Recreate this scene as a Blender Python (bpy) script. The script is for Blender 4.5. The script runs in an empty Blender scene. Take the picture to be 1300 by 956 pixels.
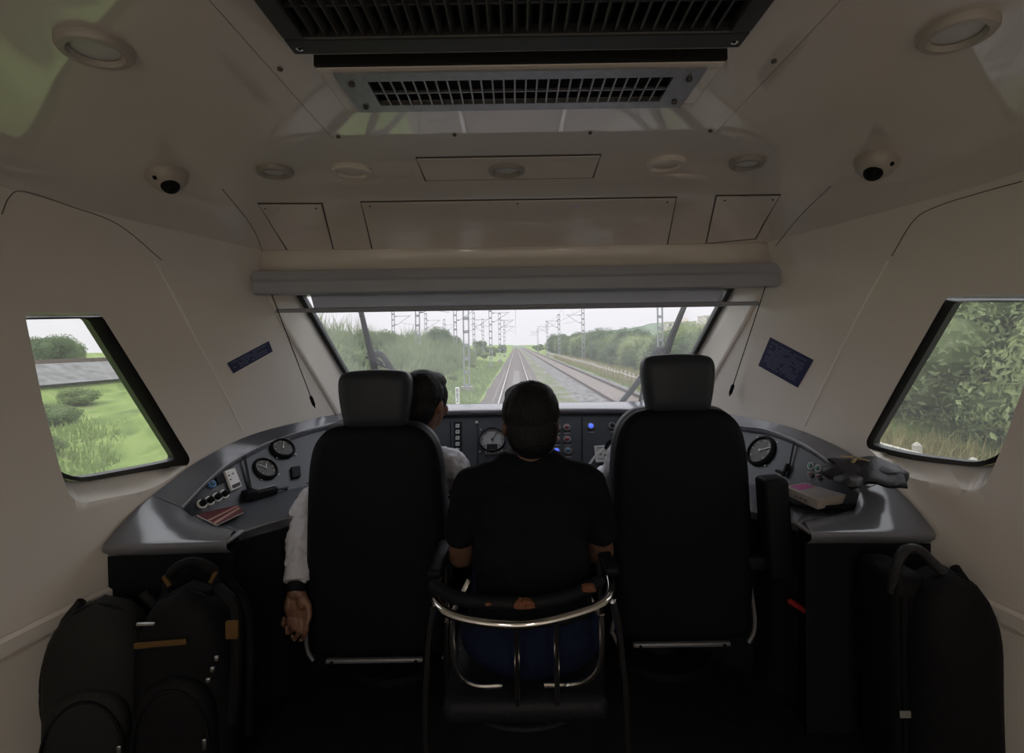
SKY = 1.4; LOBBY_FILL = 19.0  # strengths of the sky and of the added lobby fill lamps
import bpy, bmesh, math, random
from math import sin, cos, pi, radians, sqrt, atan2
from mathutils import Vector as V, Matrix, Euler
from mathutils.bvhtree import BVHTree
random.seed(7)
SC = bpy.context.scene
COL = SC.collection

# ---------------------------------------------------------------- camera and survey helpers
F, PX, PY, ROLL, CZ = 640.0, 655.0, 437.0, radians(0.9), 1.55

def ray(px, py):
    dx, dy = px - PX, py - PY
    x = dx * cos(ROLL) - dy * sin(ROLL)
    y = dy * cos(ROLL) + dx * sin(ROLL)
    return V((x / F, 1.0, -y / F))

def at(px, py, Y):
    r = ray(px, py)
    return V((r.x * Y, Y, CZ + r.z * Y))

def atz(px, py, z):
    r = ray(px, py)
    return at(px, py, (z - CZ) / r.z)

def onplane(px, py, p0, n):
    r = ray(px, py)
    o = V((0, 0, CZ))
    return o + r * ((p0 - o).dot(n) / r.dot(n))

cam = bpy.data.cameras.new('camera')
camo = bpy.data.objects.new('camera', cam)
COL.objects.link(camo)
cam.sensor_width = 36.0
cam.lens = F / 1300 * 36.0
cam.shift_x = -(PX - 650) / 1300
cam.shift_y = -(478 - PY) / 1300
cam.clip_start = 0.05
cam.clip_end = 5000
camo.matrix_world = Matrix.Translation((0, 0, CZ)) @ Matrix.Rotation(pi / 2, 4, 'X') @ Matrix.Rotation(-ROLL, 4, 'Z')
SC.camera = camo
SC.view_settings.view_transform = 'Standard'
SC.view_settings.look = 'None'
SC.view_settings.gamma = 1.0
SC.view_settings.use_curve_mapping = False
SC.view_settings.exposure = 0.0

# ---------------------------------------------------------------- materials
MATS = {}
def mat(name, col, rough=0.6, metal=0.0, spec=0.5, var=0.0, scale=20.0, bump=0.0, bscale=80.0, emit=None, estr=1.0, coat=0.0, trans=0.0):
    if name in MATS:
        return MATS[name]
    m = bpy.data.materials.new(name)
    m.use_nodes = True
    nt = m.node_tree
    b = nt.nodes['Principled BSDF']
    b.inputs['Base Color'].default_value = (*col, 1)
    b.inputs['Roughness'].default_value = rough
    b.inputs['Metallic'].default_value = metal
    b.inputs['Specular IOR Level'].default_value = spec
    b.inputs['Coat Weight'].default_value = coat
    tc = nt.nodes.new('ShaderNodeTexCoord')
    if var > 0:
        n = nt.nodes.new('ShaderNodeTexNoise')
        n.inputs['Scale'].default_value = scale
        n.inputs['Detail'].default_value = 4
        nt.links.new(tc.outputs['Object'], n.inputs['Vector'])
        r = nt.nodes.new('ShaderNodeValToRGB')
        r.color_ramp.elements[0].position = 0.3
        r.color_ramp.elements[1].position = 0.7
        r.color_ramp.elements[0].color = (*[c * (1 - var) for c in col], 1)
        r.color_ramp.elements[1].color = (*[min(1, c * (1 + var)) for c in col], 1)
        nt.links.new(n.outputs['Fac'], r.inputs['Fac'])
        nt.links.new(r.outputs['Color'], b.inputs['Base Color'])
    if bump > 0:
        n2 = nt.nodes.new('ShaderNodeTexNoise')
        n2.inputs['Scale'].default_value = bscale
        n2.inputs['Detail'].default_value = 3
        nt.links.new(tc.outputs['Object'], n2.inputs['Vector'])
        bp = nt.nodes.new('ShaderNodeBump')
        bp.inputs['Strength'].default_value = bump
        bp.inputs['Distance'].default_value = 0.01
        nt.links.new(n2.outputs['Fac'], bp.inputs['Height'])
        nt.links.new(bp.outputs['Normal'], b.inputs['Normal'])
    if emit:
        b.inputs['Emission Color'].default_value = (*emit, 1)
        b.inputs['Emission Strength'].default_value = estr
    MATS[name] = m
    return m

def glass_mat(name, tint, spec=1.0, haze=0.0):
    m = bpy.data.materials.new(name)
    m.use_nodes = True
    nt = m.node_tree
    nt.nodes.clear()
    out = nt.nodes.new('ShaderNodeOutputMaterial')
    t = nt.nodes.new('ShaderNodeBsdfTransparent')
    t.inputs['Color'].default_value = (*tint, 1)
    g = nt.nodes.new('ShaderNodeBsdfGlossy')
    g.inputs['Roughness'].default_value = 0.02
    lw = nt.nodes.new('ShaderNodeLayerWeight')
    lw.inputs['Blend'].default_value = 0.5
    pw = nt.nodes.new('ShaderNodeMath'); pw.operation = 'POWER'; pw.inputs[1].default_value = 5.0
    nt.links.new(lw.outputs['Facing'], pw.inputs[0])
    fr = nt.nodes.new('ShaderNodeMath'); fr.operation = 'MULTIPLY_ADD'
    fr.inputs[1].default_value = 0.9; fr.inputs[2].default_value = 0.035
    nt.links.new(pw.outputs[0], fr.inputs[0])
    mx = nt.nodes.new('ShaderNodeMixShader')
    nt.links.new(fr.outputs[0], mx.inputs['Fac'])
    nt.links.new(t.outputs[0], mx.inputs[1])
    nt.links.new(g.outputs[0], mx.inputs[2])
    last = mx
    if haze > 0:
        d = nt.nodes.new('ShaderNodeBsdfDiffuse')
        d.inputs['Color'].default_value = (0.8, 0.8, 0.8, 1)
        tl = nt.nodes.new('ShaderNodeBsdfTranslucent')
        tl.inputs['Color'].default_value = (0.8, 0.8, 0.8, 1)
        ad = nt.nodes.new('ShaderNodeMixShader')
        nt.links.new(d.outputs[0], ad.inputs[1]); nt.links.new(tl.outputs[0], ad.inputs[2])
        m2 = nt.nodes.new('ShaderNodeMixShader')
        m2.inputs['Fac'].default_value = haze
        nt.links.new(mx.outputs[0], m2.inputs[1]); nt.links.new(ad.outputs[0], m2.inputs[2])
        last = m2
    nt.links.new(last.outputs[0], out.inputs['Surface'])
    MATS[name] = m
    return m

# ---------------------------------------------------------------- mesh builder
ORIG = {}
class MB:
    def __init__(s):
        s.v, s.f, s.m = [], [], []
    def add(s, vs, fs, mi=0):
        k = len(s.v)
        s.v += [V(p) for p in vs]
        s.f += [tuple(i + k for i in f) for f in fs]
        s.m += [mi] * len(fs)
        return s
    def box(s, c, size, rot=None, mi=0):
        hx, hy, hz = size[0] / 2, size[1] / 2, size[2] / 2
        R = rot if rot is not None else Matrix.Identity(3)
        vs = [V(c) + R @ V((x * hx, y * hy, z * hz)) for x in (-1, 1) for y in (-1, 1) for z in (-1, 1)]
        return s.add(vs, [(0, 1, 3, 2), (4, 6, 7, 5), (0, 4, 5, 1), (2, 3, 7, 6), (0, 2, 6, 4), (1, 5, 7, 3)], mi)
    def rbox(s, c, size, r, rot=None, mi=0, seg=3, taper=None):
        bm = bmesh.new()
        bmesh.ops.create_cube(bm, size=1.0)
        for v in bm.verts:
            v.co = V((v.co.x * size[0], v.co.y * size[1], v.co.z * size[2]))
        if taper:
            for v in bm.verts:
                if v.co.z > 0:
                    v.co.x *= taper[0]; v.co.y *= taper[1]
        bmesh.ops.bevel(bm, geom=bm.edges[:], offset=r, segments=seg, affect='EDGES', profile=0.5, clamp_overlap=True)
        R = rot if rot is not None else Matrix.Identity(3)
        bm.verts.index_update()
        vs = [V(c) + R @ v.co for v in bm.verts]
        fs = [tuple(v.index for v in f.verts) for f in bm.faces]
        bm.free()
        return s.add(vs, fs, mi)
    def loft(s, rings, closed=True, cap=True, mi=0):
        n = len(rings[0])
        vs = [p for r in rings for p in r]
        fs = []
        for i in range(len(rings) - 1):
            for j in range(n if closed else n - 1):
                k = (j + 1) % n
                fs.append((i * n + j, i * n + k, (i + 1) * n + k, (i + 1) * n + j))
        if cap and closed:
            fs.append(tuple(range(n - 1, -1, -1)))
            fs.append(tuple((len(rings) - 1) * n + j for j in range(n)))
        return s.add(vs, fs, mi)
    def tube(s, pts, r, seg=10, mi=0, cap=True, closed=False):
        pts = [V(p) for p in pts]
        n = len(pts)
        rs = r if isinstance(r, (list, tuple)) else [r] * n
        rings = []
        up = None
        for i, p in enumerate(pts):
            if closed:
                d = pts[(i + 1) % n] - pts[i - 1]
            else:
                d = pts[min(i + 1, n - 1)] - pts[max(i - 1, 0)]
            d.normalize()
            if up is None:
                up = V((0, 0, 1)) if abs(d.z) < 0.9 else V((1, 0, 0))
            a = d.cross(up).normalized()
            b = a.cross(d).normalized()
            up = b
            rings.append([p + (a * cos(2 * pi * k / seg) + b * sin(2 * pi * k / seg)) * rs[i] for k in range(seg)])
        if closed:
            rings.append(rings[0])
        return s.loft(rings, True, cap and not closed, mi)
    def lathe(s, prof, o, axis, seg=24, mi=0, cap=True):
        d = V(axis).normalized()
        up = V((0, 0, 1)) if abs(d.z) < 0.9 else V((1, 0, 0))
        a = d.cross(up).normalized(); b = d.cross(a).normalized()
        o = V(o)
        rings = [[o + d * h + (a * cos(2 * pi * k / seg) + b * sin(2 * pi * k / seg)) * r for k in range(seg)] for r, h in prof]
        return s.loft(rings, True, cap, mi)
    def grid(s, rows, mi=0, flip=False):
        n = len(rows[0])
        vs = [p for r in rows for p in r]
        fs = []
        for i in range(len(rows) - 1):
            for j in range(n - 1):
                q = (i * n + j, i * n + j + 1, (i + 1) * n + j + 1, (i + 1) * n + j)
                fs.append(q[::-1] if flip else q)
        return s.add(vs, fs, mi)
    def plate(s, rows, nrm, th, mi=0):
        """a plate of thickness th grown along nrm(i,j) from a grid of points"""
        m, n = len(rows), len(rows[0])
        top = [[rows[i][j] + (nrm[i][j] if isinstance(nrm, list) else nrm) * th for j in range(n)] for i in range(m)]
        k0 = m * n
        vs = [p for r in rows for p in r] + [p for r in top for p in r]
        fs = []
        for i in range(m - 1):
            for j in range(n - 1):
                q = (i * n + j, i * n + j + 1, (i + 1) * n + j + 1, (i + 1) * n + j)
                fs.append(q); fs.append(tuple(k0 + x for x in q[::-1]))
        per = [(0, j) for j in range(n)] + [(i, n - 1) for i in range(1, m)] + [(m - 1, j) for j in range(n - 2, -1, -1)] + [(i, 0) for i in range(m - 2, 0, -1)]
        ids = [i * n + j for i, j in per]
        for a, b in zip(ids, ids[1:] + ids[:1]):
            fs.append((a, k0 + a, k0 + b, b))
        return s.add(vs, fs, mi)
    def mesh(s, name, mats, smooth=True, ang=35, recalc=True, sub=(0, 0, 0)):
        me = bpy.data.meshes.new(name)
        o = V(sub)
        me.from_pydata([tuple(p - o) for p in s.v], [], s.f)
        mats = mats if isinstance(mats, (list, tuple)) else [mats]
        for m in mats:
            me.materials.append(m)
        if len(mats) > 1:
            me.polygons.foreach_set('material_index', s.m)
        if recalc:
            bm = bmesh.new(); bm.from_mesh(me)
            bmesh.ops.recalc_face_normals(bm, faces=bm.faces[:])
            bm.to_mesh(me); bm.free()
        if smooth:
            me.polygons.foreach_set('use_smooth', [True] * len(me.polygons))
            me.set_sharp_from_angle(angle=radians(ang))
        me.update()
        return me
    def build(s, name, mats, parent=None, smooth=True, ang=35, recalc=True, loc=None, local=False, bevel=0.0, subsurf=0):
        if parent is not None:
            base = V((0, 0, 0)) if local else ORIG.get(parent.name, V((0, 0, 0)))
        elif loc is not None:
            base = V(loc)
        elif local:
            base = V((0, 0, 0))
        else:
            xs = [p.x for p in s.v]; ys = [p.y for p in s.v]; zs = [p.z for p in s.v]
            base = V(((min(xs) + max(xs)) / 2, (min(ys) + max(ys)) / 2, min(zs)))
        me = s.mesh(name, mats, smooth, ang, recalc, base)
        o = bpy.data.objects.new(name, me)
        COL.objects.link(o)
        if parent is not None:
            o.parent = parent
            ORIG[o.name] = base
        else:
            o.location = base
            ORIG[o.name] = base
        if bevel > 0:
            bv = o.modifiers.new('bevel', 'BEVEL'); bv.width = bevel; bv.segments = 2; bv.limit_method = 'ANGLE'; bv.angle_limit = radians(40)
        if subsurf:
            sb = o.modifiers.new('subsurf', 'SUBSURF'); sb.levels = subsurf; sb.render_levels = subsurf
        return o

def tag(o, label=None, cat=None, group=None, kind=None):
    if label: o['label'] = label
    if cat: o['category'] = cat
    if group: o['group'] = group
    if kind: o['kind'] = kind
    return o

def thing(name, label, cat, loc=(0, 0, 0), group=None):
    o = bpy.data.objects.new(name, None)
    COL.objects.link(o)
    o.location = loc
    o.empty_display_size = 0.1
    ORIG[o.name] = V(loc)
    return tag(o, label, cat, group)

CHILD = {}
def kids(o):
    return [c for c in COL.objects if c.parent is o]

def copy_tree(o, tree=None):
    tree = tree or {}
    def rec(x, par):
        c = x.copy(); COL.objects.link(c)
        if par is not None: c.parent = par
        for k in CHILDREN(x):
            rec(k, c)
        return c
    return rec(o, None)
_kid_cache = {}
def CHILDREN(x):
    if x.name not in _kid_cache:
        _kid_cache[x.name] = [c for c in COL.objects if c.parent == x]
    return _kid_cache[x.name]

def rot_to(d, up=V((0, 0, 1))):
    """3x3 whose local Y points along d and Z near up"""
    y = V(d).normalized()
    x = y.cross(up)
    if x.length < 1e-4: x = V((1, 0, 0))
    x.normalize()
    z = x.cross(y).normalized()
    return Matrix((x, y, z)).transposed()

def lerp(a, b, t): return a + (b - a) * t
def interp(x, xs, ys):
    if x <= xs[0]: return ys[0]
    for i in range(len(xs) - 1):
        if x <= xs[i + 1]:
            return lerp(ys[i], ys[i + 1], (x - xs[i]) / (xs[i + 1] - xs[i]))
    return ys[-1]

def bez2(a, b, c, t): return a * (1 - t) ** 2 + b * 2 * t * (1 - t) + c * t * t
def smooth_pts(pts, n=8):
    """Catmull-Rom through points"""
    P = [V(p) for p in pts]
    out = []
    for i in range(len(P) - 1):
        p0 = P[i - 1] if i else P[0] * 2 - P[1]
        p1, p2 = P[i], P[i + 1]
        p3 = P[i + 2] if i + 2 < len(P) else P[-1] * 2 - P[-2]
        for k in range(n):
            t = k / n
            out.append(0.5 * ((2 * p1) + (p2 - p0) * t + (2 * p0 - 5 * p1 + 4 * p2 - p3) * t * t + (3 * p1 - p0 - 3 * p2 + p3) * t ** 3))
    out.append(P[-1])
    return out

# ---------------------------------------------------------------- shared materials
M_wall = mat('wall_paint', (0.82, 0.775, 0.71), 0.30, spec=0.45, var=0.03, scale=3, coat=0.15)
M_ceil = mat('ceiling_paint', (0.72, 0.665, 0.61), 0.30, spec=0.5, var=0.04, scale=2.5, bump=0.05, bscale=4, coat=1.0)
M_seam = mat('seam_shadow_rubber', (0.11, 0.10, 0.092), 0.8, spec=.2)  # dark joint colour of seals, seams and screws
M_pale = mat('pale_seam_filler', (0.93, 0.91, 0.88), 0.35)
M_gasket = mat('black_gasket', (0.012, 0.014, 0.016), 0.45)
M_floor = mat('dark_floor_vinyl', (0.010, 0.010, 0.011), 0.8, spec=.1, var=0.3)
M_black = mat('black_plastic', (0.008, 0.009, 0.011), 0.55, spec=.12)
M_blackleather = mat('black_leatherette', (0.010, 0.011, 0.014), 0.5, spec=.15, bump=0.15, bscale=180)
M_grey = mat('desk_grey_laminate', (0.125, 0.13, 0.15), 0.27, spec=.6, var=0.06, scale=30, bump=0.03, bscale=400)
M_cowl = mat('cowl_grey_paint', (0.135, 0.14, 0.16), 0.17, spec=.8)
M_greydk = mat('panel_grey_metal', (0.021, 0.026, 0.036), 0.42, var=0.05, scale=40)
M_chrome = mat('chrome', (0.75, 0.74, 0.72), 0.12, metal=1.0)
M_alu = mat('dull_aluminium', (0.42, 0.42, 0.42), 0.4, metal=1.0, var=0.1, scale=60)
M_white = mat('white_plastic', (0.75, 0.75, 0.75), 0.45)
M_print = mat('white_print', (0.6, 0.6, 0.6), 0.6)
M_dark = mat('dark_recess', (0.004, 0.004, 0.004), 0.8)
M_glass = glass_mat('window_glass', (0.945, 0.95, 0.95), haze=0.08)
M_wind = glass_mat('windshield_glass', (0.945, 0.945, 0.955), haze=0.10)
# ================================================================ THE CAB SHELL
FZ = 0.25                                    # cab floor
ZS = [0.0, 0.7, 1.1, 1.4, 1.65, 1.8, 1.88, 1.95, 2.01, 2.06, 2.09, 2.10]
WS = [1.42, 1.42, 1.42, 1.405, 1.375, 1.335, 1.295, 1.235, 1.155, 1.04, .90, .72]
YS = [2.78, 2.78, 2.78, 2.49, 2.25, 2.19, 2.13, 2.06, 1.98, 1.88, 1.78, 1.65]
XS = [.955, .955, .955, 1.0, 1.045, 1.095, 1.075, 1.03, .97, .88, .78, .62]
Y0, YB = 1.3, -0.75
NA, NB = 8, 28

def plan(z):
    W, Yc, Xc = interp(z, ZS, WS), interp(z, ZS, YS), interp(z, ZS, XS)
    pts = [V((W, lerp(YB, Y0, i / NA), z)) for i in range(NA)]
    a, c = V((W, Y0, z)), V((Xc, Yc, z))
    b = V((W - 0.045, Y0 + 0.32 * (Yc - Y0), z))
    pts += [bez2(a, b, c, i / NB) for i in range(NB + 1)]
    return pts
def mir(pts): return [V((-p.x, p.y, p.z)) for p in pts]

def fine(levels):
    out = []
    for a, b in zip(levels, levels[1:]):
        n = max(1, int((b - a) / 0.06 + 0.5))
        out += [lerp(a, b, i / n) for i in range(n)]
    return out + [levels[-1]]
# smooth the top corner by a finer cosine sampling of the table
LW = fine([0.0, 0.7, 1.1, 1.4, 1.65, 1.8, 1.88, 1.95])
LC = [1.95, 1.98, 2.01, 2.035, 2.06, 2.075, 2.09, 2.096, 2.10]

def ww_half(z): return lerp(0.897, 1.01, (z - 1.206) / (1.80 - 1.206))
def shield_y(z): return 4.15 - z

rowsR = [plan(z) for z in LW]
rowsC = [plan(z) for z in LC]
def ceil_rows():
    rows = []
    for r in rowsC:
        L = mir(r)
        front = [lerp(r[-1], L[-1], i / 12) for i in range(1, 12)]
        rows.append(r + front + L[::-1])
    return rows
CR = ceil_rows()
# survey surface for placing fittings on the lining
sv = MB()
sv.grid(rowsR); sv.grid([mir(r) for r in rowsR]); sv.grid(CR)
n = len(CR[-1])
last = CR[-1]
flat = [[lerp(last[i], last[n - 1 - i], k / 8) for k in range(9)] for i in range(n // 2 + 1)]
sv.grid(flat)
hdr_lv = [1.80, 1.84, 1.88, 1.95]
def header_rows():
    rows = []
    for z in hdr_lv:
        r = plan(z)[-1]
        rows.append([V((lerp(r.x, -r.x, i / 12), r.y, z)) for i in range(13)])
    return rows
sv.grid(header_rows())
BVH = BVHTree.FromPolygons([tuple(p) for p in sv.v], sv.f)

def hit(px, py):
    o = V((0, 0, CZ)); d = ray(px, py).normalized()
    loc, nrm, idx, dist = BVH.ray_cast(o, d)
    if loc is None:
        raise RuntimeError('no hit %s %s' % (px, py))
    if nrm.dot(d) > 0: nrm = -nrm
    return loc, nrm                           # the normal points into the cab

def patch(c0, c1, c2, c3, nu=10, nv=6):
    """grid on the lining spanned by four picture corners (around)"""
    rows, nr = [], []
    for i in range(nv + 1):
        R, N = [], []
        for j in range(nu + 1):
            t, s_ = j / nu, i / nv
            px = lerp(lerp(c0[0], c1[0], t), lerp(c3[0], c2[0], t), s_)
            py = lerp(lerp(c0[1], c1[1], t), lerp(c3[1], c2[1], t), s_)
            p, q = hit(px, py)
            R.append(p); N.append(q)
        rows.append(R); nr.append(N)
    return rows, nr

# ---- side walls with their window openings
def solid(rows, th, flipx):
    m, k = len(rows), len(rows[0])
    def nrm(i, j):
        a = rows[min(i + 1, m - 1)][j] - rows[max(i - 1, 0)][j]
        b = rows[i][min(j + 1, k - 1)] - rows[i][max(j - 1, 0)]
        q = a.cross(b).normalized()
        if q.x * (1 if not flipx else -1) < 0: q = -q
        return q
    N = [[nrm(i, j) for j in range(k)] for i in range(m)]
    return MB().plate(rows, N, th)

def ring_from(poly, r=14, k=5):
    """round the corners of a pixel polygon"""
    out = []
    n = len(poly)
    for i in range(n):
        p, a, b = V((*poly[i][:2], 0)), V((*poly[i - 1][:2], 0)), V((*poly[(i + 1) % n][:2], 0))
        rr = poly[i][2] if len(poly[i]) > 2 else r
        u = p + (a - p).normalized() * min(rr, (a - p).length * .48)
        w = p + (b - p).normalized() * min(rr, (b - p).length * .48)
        out += [bez2(u, p, w, t / (k - 1)) for t in range(k)]
    return [(q.x, q.y) for q in out]

WIN = {}
def side_window(side, inner, glass, depth=0.075):
    pi_, pg = ring_from(inner), ring_from(glass)
    cx = sum(p[0] for p in inner) / len(inner); cy = sum(p[1] for p in inner) / len(inner)
    p0, nn = hit(min(max(cx, 20), 1280), cy)
    A = [hit(*p)[0] for p in pi_]
    G = [onplane(p[0], p[1], p0 - nn * depth, nn) for p in pg]
    A0 = [a + nn * 0.05 + (a - g) * 0.3 for a, g in zip(A, G)]
    G2 = [g - nn * 0.05 for g in G]
    mb = MB().loft([A0, A, G, G2])
    WIN[side] = (G, nn, p0)
    return mb

# left and right picture outlines of lining opening and of the glass
inL = [(31, 397, 10), (128, 398, 10), (244, 586, 10), (196, 622, 30), (92, 641, 22), (74, 590, 40)]
glL = [(-14, 404, 10), (136, 402, 8), (256, 587, 8), (180, 596, 30), (84, 612, 26), (30, 570, 40)]
inR = [(1335, 372, 10), (1203, 375, 10), (1097, 564, 10), (1140, 604, 30), (1247, 626, 22), (1276, 560, 40)]
glR = [(1368, 381, 10), (1194, 380, 8), (1086, 565, 8), (1160, 582, 30), (1262, 592, 26), (1315, 545, 40)]

walls = {}
for side, fl, inn, gl in (('left', True, inL, glL), ('right', False, inR, glR)):
    rows = [mir(r) for r in rowsR] if fl else rowsR
    wmb = solid(rows, 0.07, fl)
    o = wmb.build('wall_' + side, M_wall, loc=(0, 0, 0), ang=60)
    tag(o, kind='structure')
    cmb = side_window(side, inn, gl)
    c = cmb.build('cutter', M_wall, loc=(0, 0, 0), smooth=False)
    md = o.modifiers.new('opening', 'BOOLEAN'); md.operation = 'DIFFERENCE'; md.solver = 'EXACT'; md.object = c
    dg = bpy.context.evaluated_depsgraph_get()
    me = bpy.data.meshes.new_from_object(o.evaluated_get(dg))
    o.modifiers.clear()
    o.data = me
    bpy.data.objects.remove(c)
    me.polygons.foreach_set('use_smooth', [True] * len(me.polygons))
    me.set_sharp_from_angle(angle=radians(50))
    bv = o.modifiers.new('bevel', 'BEVEL'); bv.width = 0.012; bv.segments = 3; bv.limit_method = 'ANGLE'; bv.angle_limit = radians(48)
    walls[side] = o

def window(nm, side, vis):
    G, nn, p0 = WIN[side]
    root = thing(nm, None, None, loc=sum(G, V()) / len(G))
    tag(root, kind='structure')
    c = sum(G, V()) / len(G)
    # gasket: a ring that is thick on the forward post and thin below
    out = [g + (g - c).normalized() * 0.004 for g in G]
    inr = [onplane(q[0], q[1], p0 - nn * .057, nn) for q in ring_from(vis)]
    mb = MB()
    th = nn * 0.03
    off = nn * -0.012
    mb.loft([[p + off for p in out], [p + off + th for p in out], [p + off + th for p in inr], [p + off for p in inr], [p + off for p in out]], cap=False)
    mb.build('window_frame', M_gasket, root, ang=40)
    g2 = MB()
    g2.loft([[p + nn * 0.002 for p in out], [p - nn * 0.004 for p in out]])
    g2.build('window_pane', M_glass, root, smooth=False)
window('window_1', 'left', [(-14, 406, 10), (106, 404, 6), (219, 583, 8), (170, 593, 30), (86, 608, 24), (30, 568, 40)])
window('window_2', 'right', [(1368, 383, 10), (1218, 383, 6), (1111, 564, 8), (1160, 576, 30), (1258, 588, 26), (1313, 543, 40)])

# ---- ceiling with the vault corners and the front slope
mb = MB()
up = 0.06
mb.grid(CR); mb.grid(flat)
bm_c = mb.build('ceiling', M_ceil, loc=(0, 0, 0), ang=60, recalc=True)
tag(bm_c, kind='structure')
me = bm_c.data
bm = bmesh.new(); bm.from_mesh(me)
bmesh.ops.remove_doubles(bm, verts=bm.verts[:], dist=0.0005)
bmesh.ops.recalc_face_normals(bm, faces=bm.faces[:])
bm.to_mesh(me); bm.free()
me.polygons.foreach_set('use_smooth', [True] * len(me.polygons))

# ---- front lining: header above the windscreen, reveals, lower bulkhead
mb = MB()
mb.grid(header_rows())
r = plan(1.80)[-1]
yt = shield_y(1.80) + 0.03
mb.grid([[V((lerp(r.x, -r.x, i / 12), r.y, 1.80)) for i in range(13)], [V((lerp(ww_half(1.8) + .02, -ww_half(1.8) - .02, i / 12), yt, 1.80)) for i in range(13)]])
o = mb.build('wall_front', M_ceil, loc=(0, 0, 0), ang=40); tag(o, kind='structure')
md = o.modifiers.new('thick', 'SOLIDIFY'); md.thickness = 0.01
for sgn, nm in ((-1, 'trim_1'), (1, 'trim_2')):
    mb = MB()
    zs = [1.0 + 0.8 * i / 16 for i in range(17)]
    rows = []
    for z in zs:
        c = plan(z)[-1]
        w = V((ww_half(z) + 0.0, shield_y(z) + 0.02, z))
        rows.append([V((sgn * lerp(c.x, w.x, t), lerp(c.y, w.y, t), z)) for t in (0, .12, .3, .6, 1.0)])
    mb.grid(rows)
    o = mb.build(nm, M_wall, loc=(0, 0, 0), ang=60); tag(o, kind='structure')
    md = o.modifiers.new('thick', 'SOLIDIFY'); md.thickness = 0.006
mb = MB()
mb.box((0, 2.965, 0.55), (2.1, 0.05, 1.3))
o = mb.build('wall_bulkhead', M_black, loc=(0, 0, 0)); tag(o, kind='structure')
mb = MB().box((0, 1.1, FZ - 0.03), (3.2, 4.2, 0.06))
o = mb.build('floor', M_floor, loc=(0, 0, 0)); tag(o, kind='structure')
# unseen lobby added behind the cab, with two fill lamps to brighten it
M_lob = mat('lobby_wall_paint', (0.72, 0.68, 0.62), 0.5)
M_lobf = mat('lobby_floor_vinyl', (0.34, 0.32, 0.30), 0.5, var=.1)
YR = -3.4
mb = MB().box((0, YR - .03, 1.1), (3.2, .06, 2.2)); tag(mb.build('wall_back', M_lob, loc=(0, 0, 0)), kind='structure')
for sg, nm in ((-1, 'wall_lobby_left'), (1, 'wall_lobby_right')):
    tag(MB().box((sg * 1.50, (YR + YB) / 2, 1.1), (.06, YB - YR, 2.2)).build(nm, M_lob, loc=(0, 0, 0)), kind='structure')
    tag(MB().box((sg * 1.46, YB + .02, 1.1), (.20, .05, 2.2)).build('trim_%d' % (11 if sg < 0 else 12), M_lob, loc=(0, 0, 0)), kind='structure')
tag(MB().box((0, (YR + YB) / 2, FZ - .03), (3.2, YB - YR, .06)).build('floor_lobby', M_lobf, loc=(0, 0, 0)), kind='structure')
tag(MB().box((0, (YR + YB) / 2, 2.20), (3.2, YB - YR, .06)).build('ceiling_lobby', M_lob, loc=(0, 0, 0)), kind='structure')
tag(MB().box((0, YB - .02, 2.14), (3.0, .06, .1)).build('trim_13', M_lob, loc=(0, 0, 0)), kind='structure')
for sg in (-1, 1):
    r_ = thing('ceiling_tube_lamp', 'long ceiling tube lamp in the lobby behind the cab, on the %s side' % ('left' if sg < 0 else 'right'), 'ceiling lamp', (sg * .6, -2.0, 2.17))
    MB().rbox((sg * .6, -2.0, 2.155), (.16, 1.9, .03), .008).build('lamp_body', M_white, r_)
    ld = bpy.data.lights.new('lobby_tube', 'AREA'); ld.shape = 'RECTANGLE'; ld.size = .12; ld.size_y = 1.8; ld.energy = LOBBY_FILL; ld.color = (1, .93, .86)
    lo = bpy.data.objects.new('lobby_tube', ld); COL.objects.link(lo); lo.location = (sg * .6, -2.0, 2.135)
# outer skin of the nose and roof keep daylight out where the lining is thin
mb = MB()
mb.box((0, 0.75, 2.19), (3.0, 3.1, 0.05))
o = mb.build('roof', M_black, loc=(0, 0, 0)); tag(o, kind='structure')

# ---- windscreen
root = thing('window_3', None, None, loc=(0, 2.6, 1.5)); tag(root, kind='structure')
def shp(x, z, off=0.0):
    nrm = V((0, 1, 1)).normalized()
    return V((x, shield_y(z), z)) + nrm * off
zt, zb = 1.84, 1.10
mb = MB()
mb.add([shp(-ww_half(zb) - .03, zb), shp(ww_half(zb) + .03, zb), shp(ww_half(zt) + .03, zt), shp(-ww_half(zt) - .03, zt),
        shp(-ww_half(zb) - .03, zb, .008), shp(ww_half(zb) + .03, zb, .008), shp(ww_half(zt) + .03, zt, .008), shp(-ww_half(zt) - .03, zt, .008)],
       [(0, 1, 2, 3), (7, 6, 5, 4), (0, 4, 5, 1), (1, 5, 6, 2), (2, 6, 7, 3), (3, 7, 4, 0)])
mb.build('window_pane', M_wind, root, smooth=False)
mb = MB()
for sg in (-1, 1):
    a = [shp(sg * (ww_half(zb) + .035), zb, -.012), shp(sg * (ww_half(zb) - .02), zb, -.012), shp(sg * (ww_half(zt) - .02), zt, -.012), shp(sg * (ww_half(zt) + .035), zt, -.012)]
    b = [p + V((0, 1, 1)).normalized() * .03 for p in a]
    mb.loft([a, b])
a = [shp(-1.05, 1.845, -.012), shp(1.05, 1.845, -.012), shp(1.05, 1.80, -.012), shp(-1.05, 1.80, -.012)]
mb.loft([a, [p + V((0, 1, 1)).normalized() * .03 for p in a]])
mb.build('window_frame', M_gasket, root, smooth=False)

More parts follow.
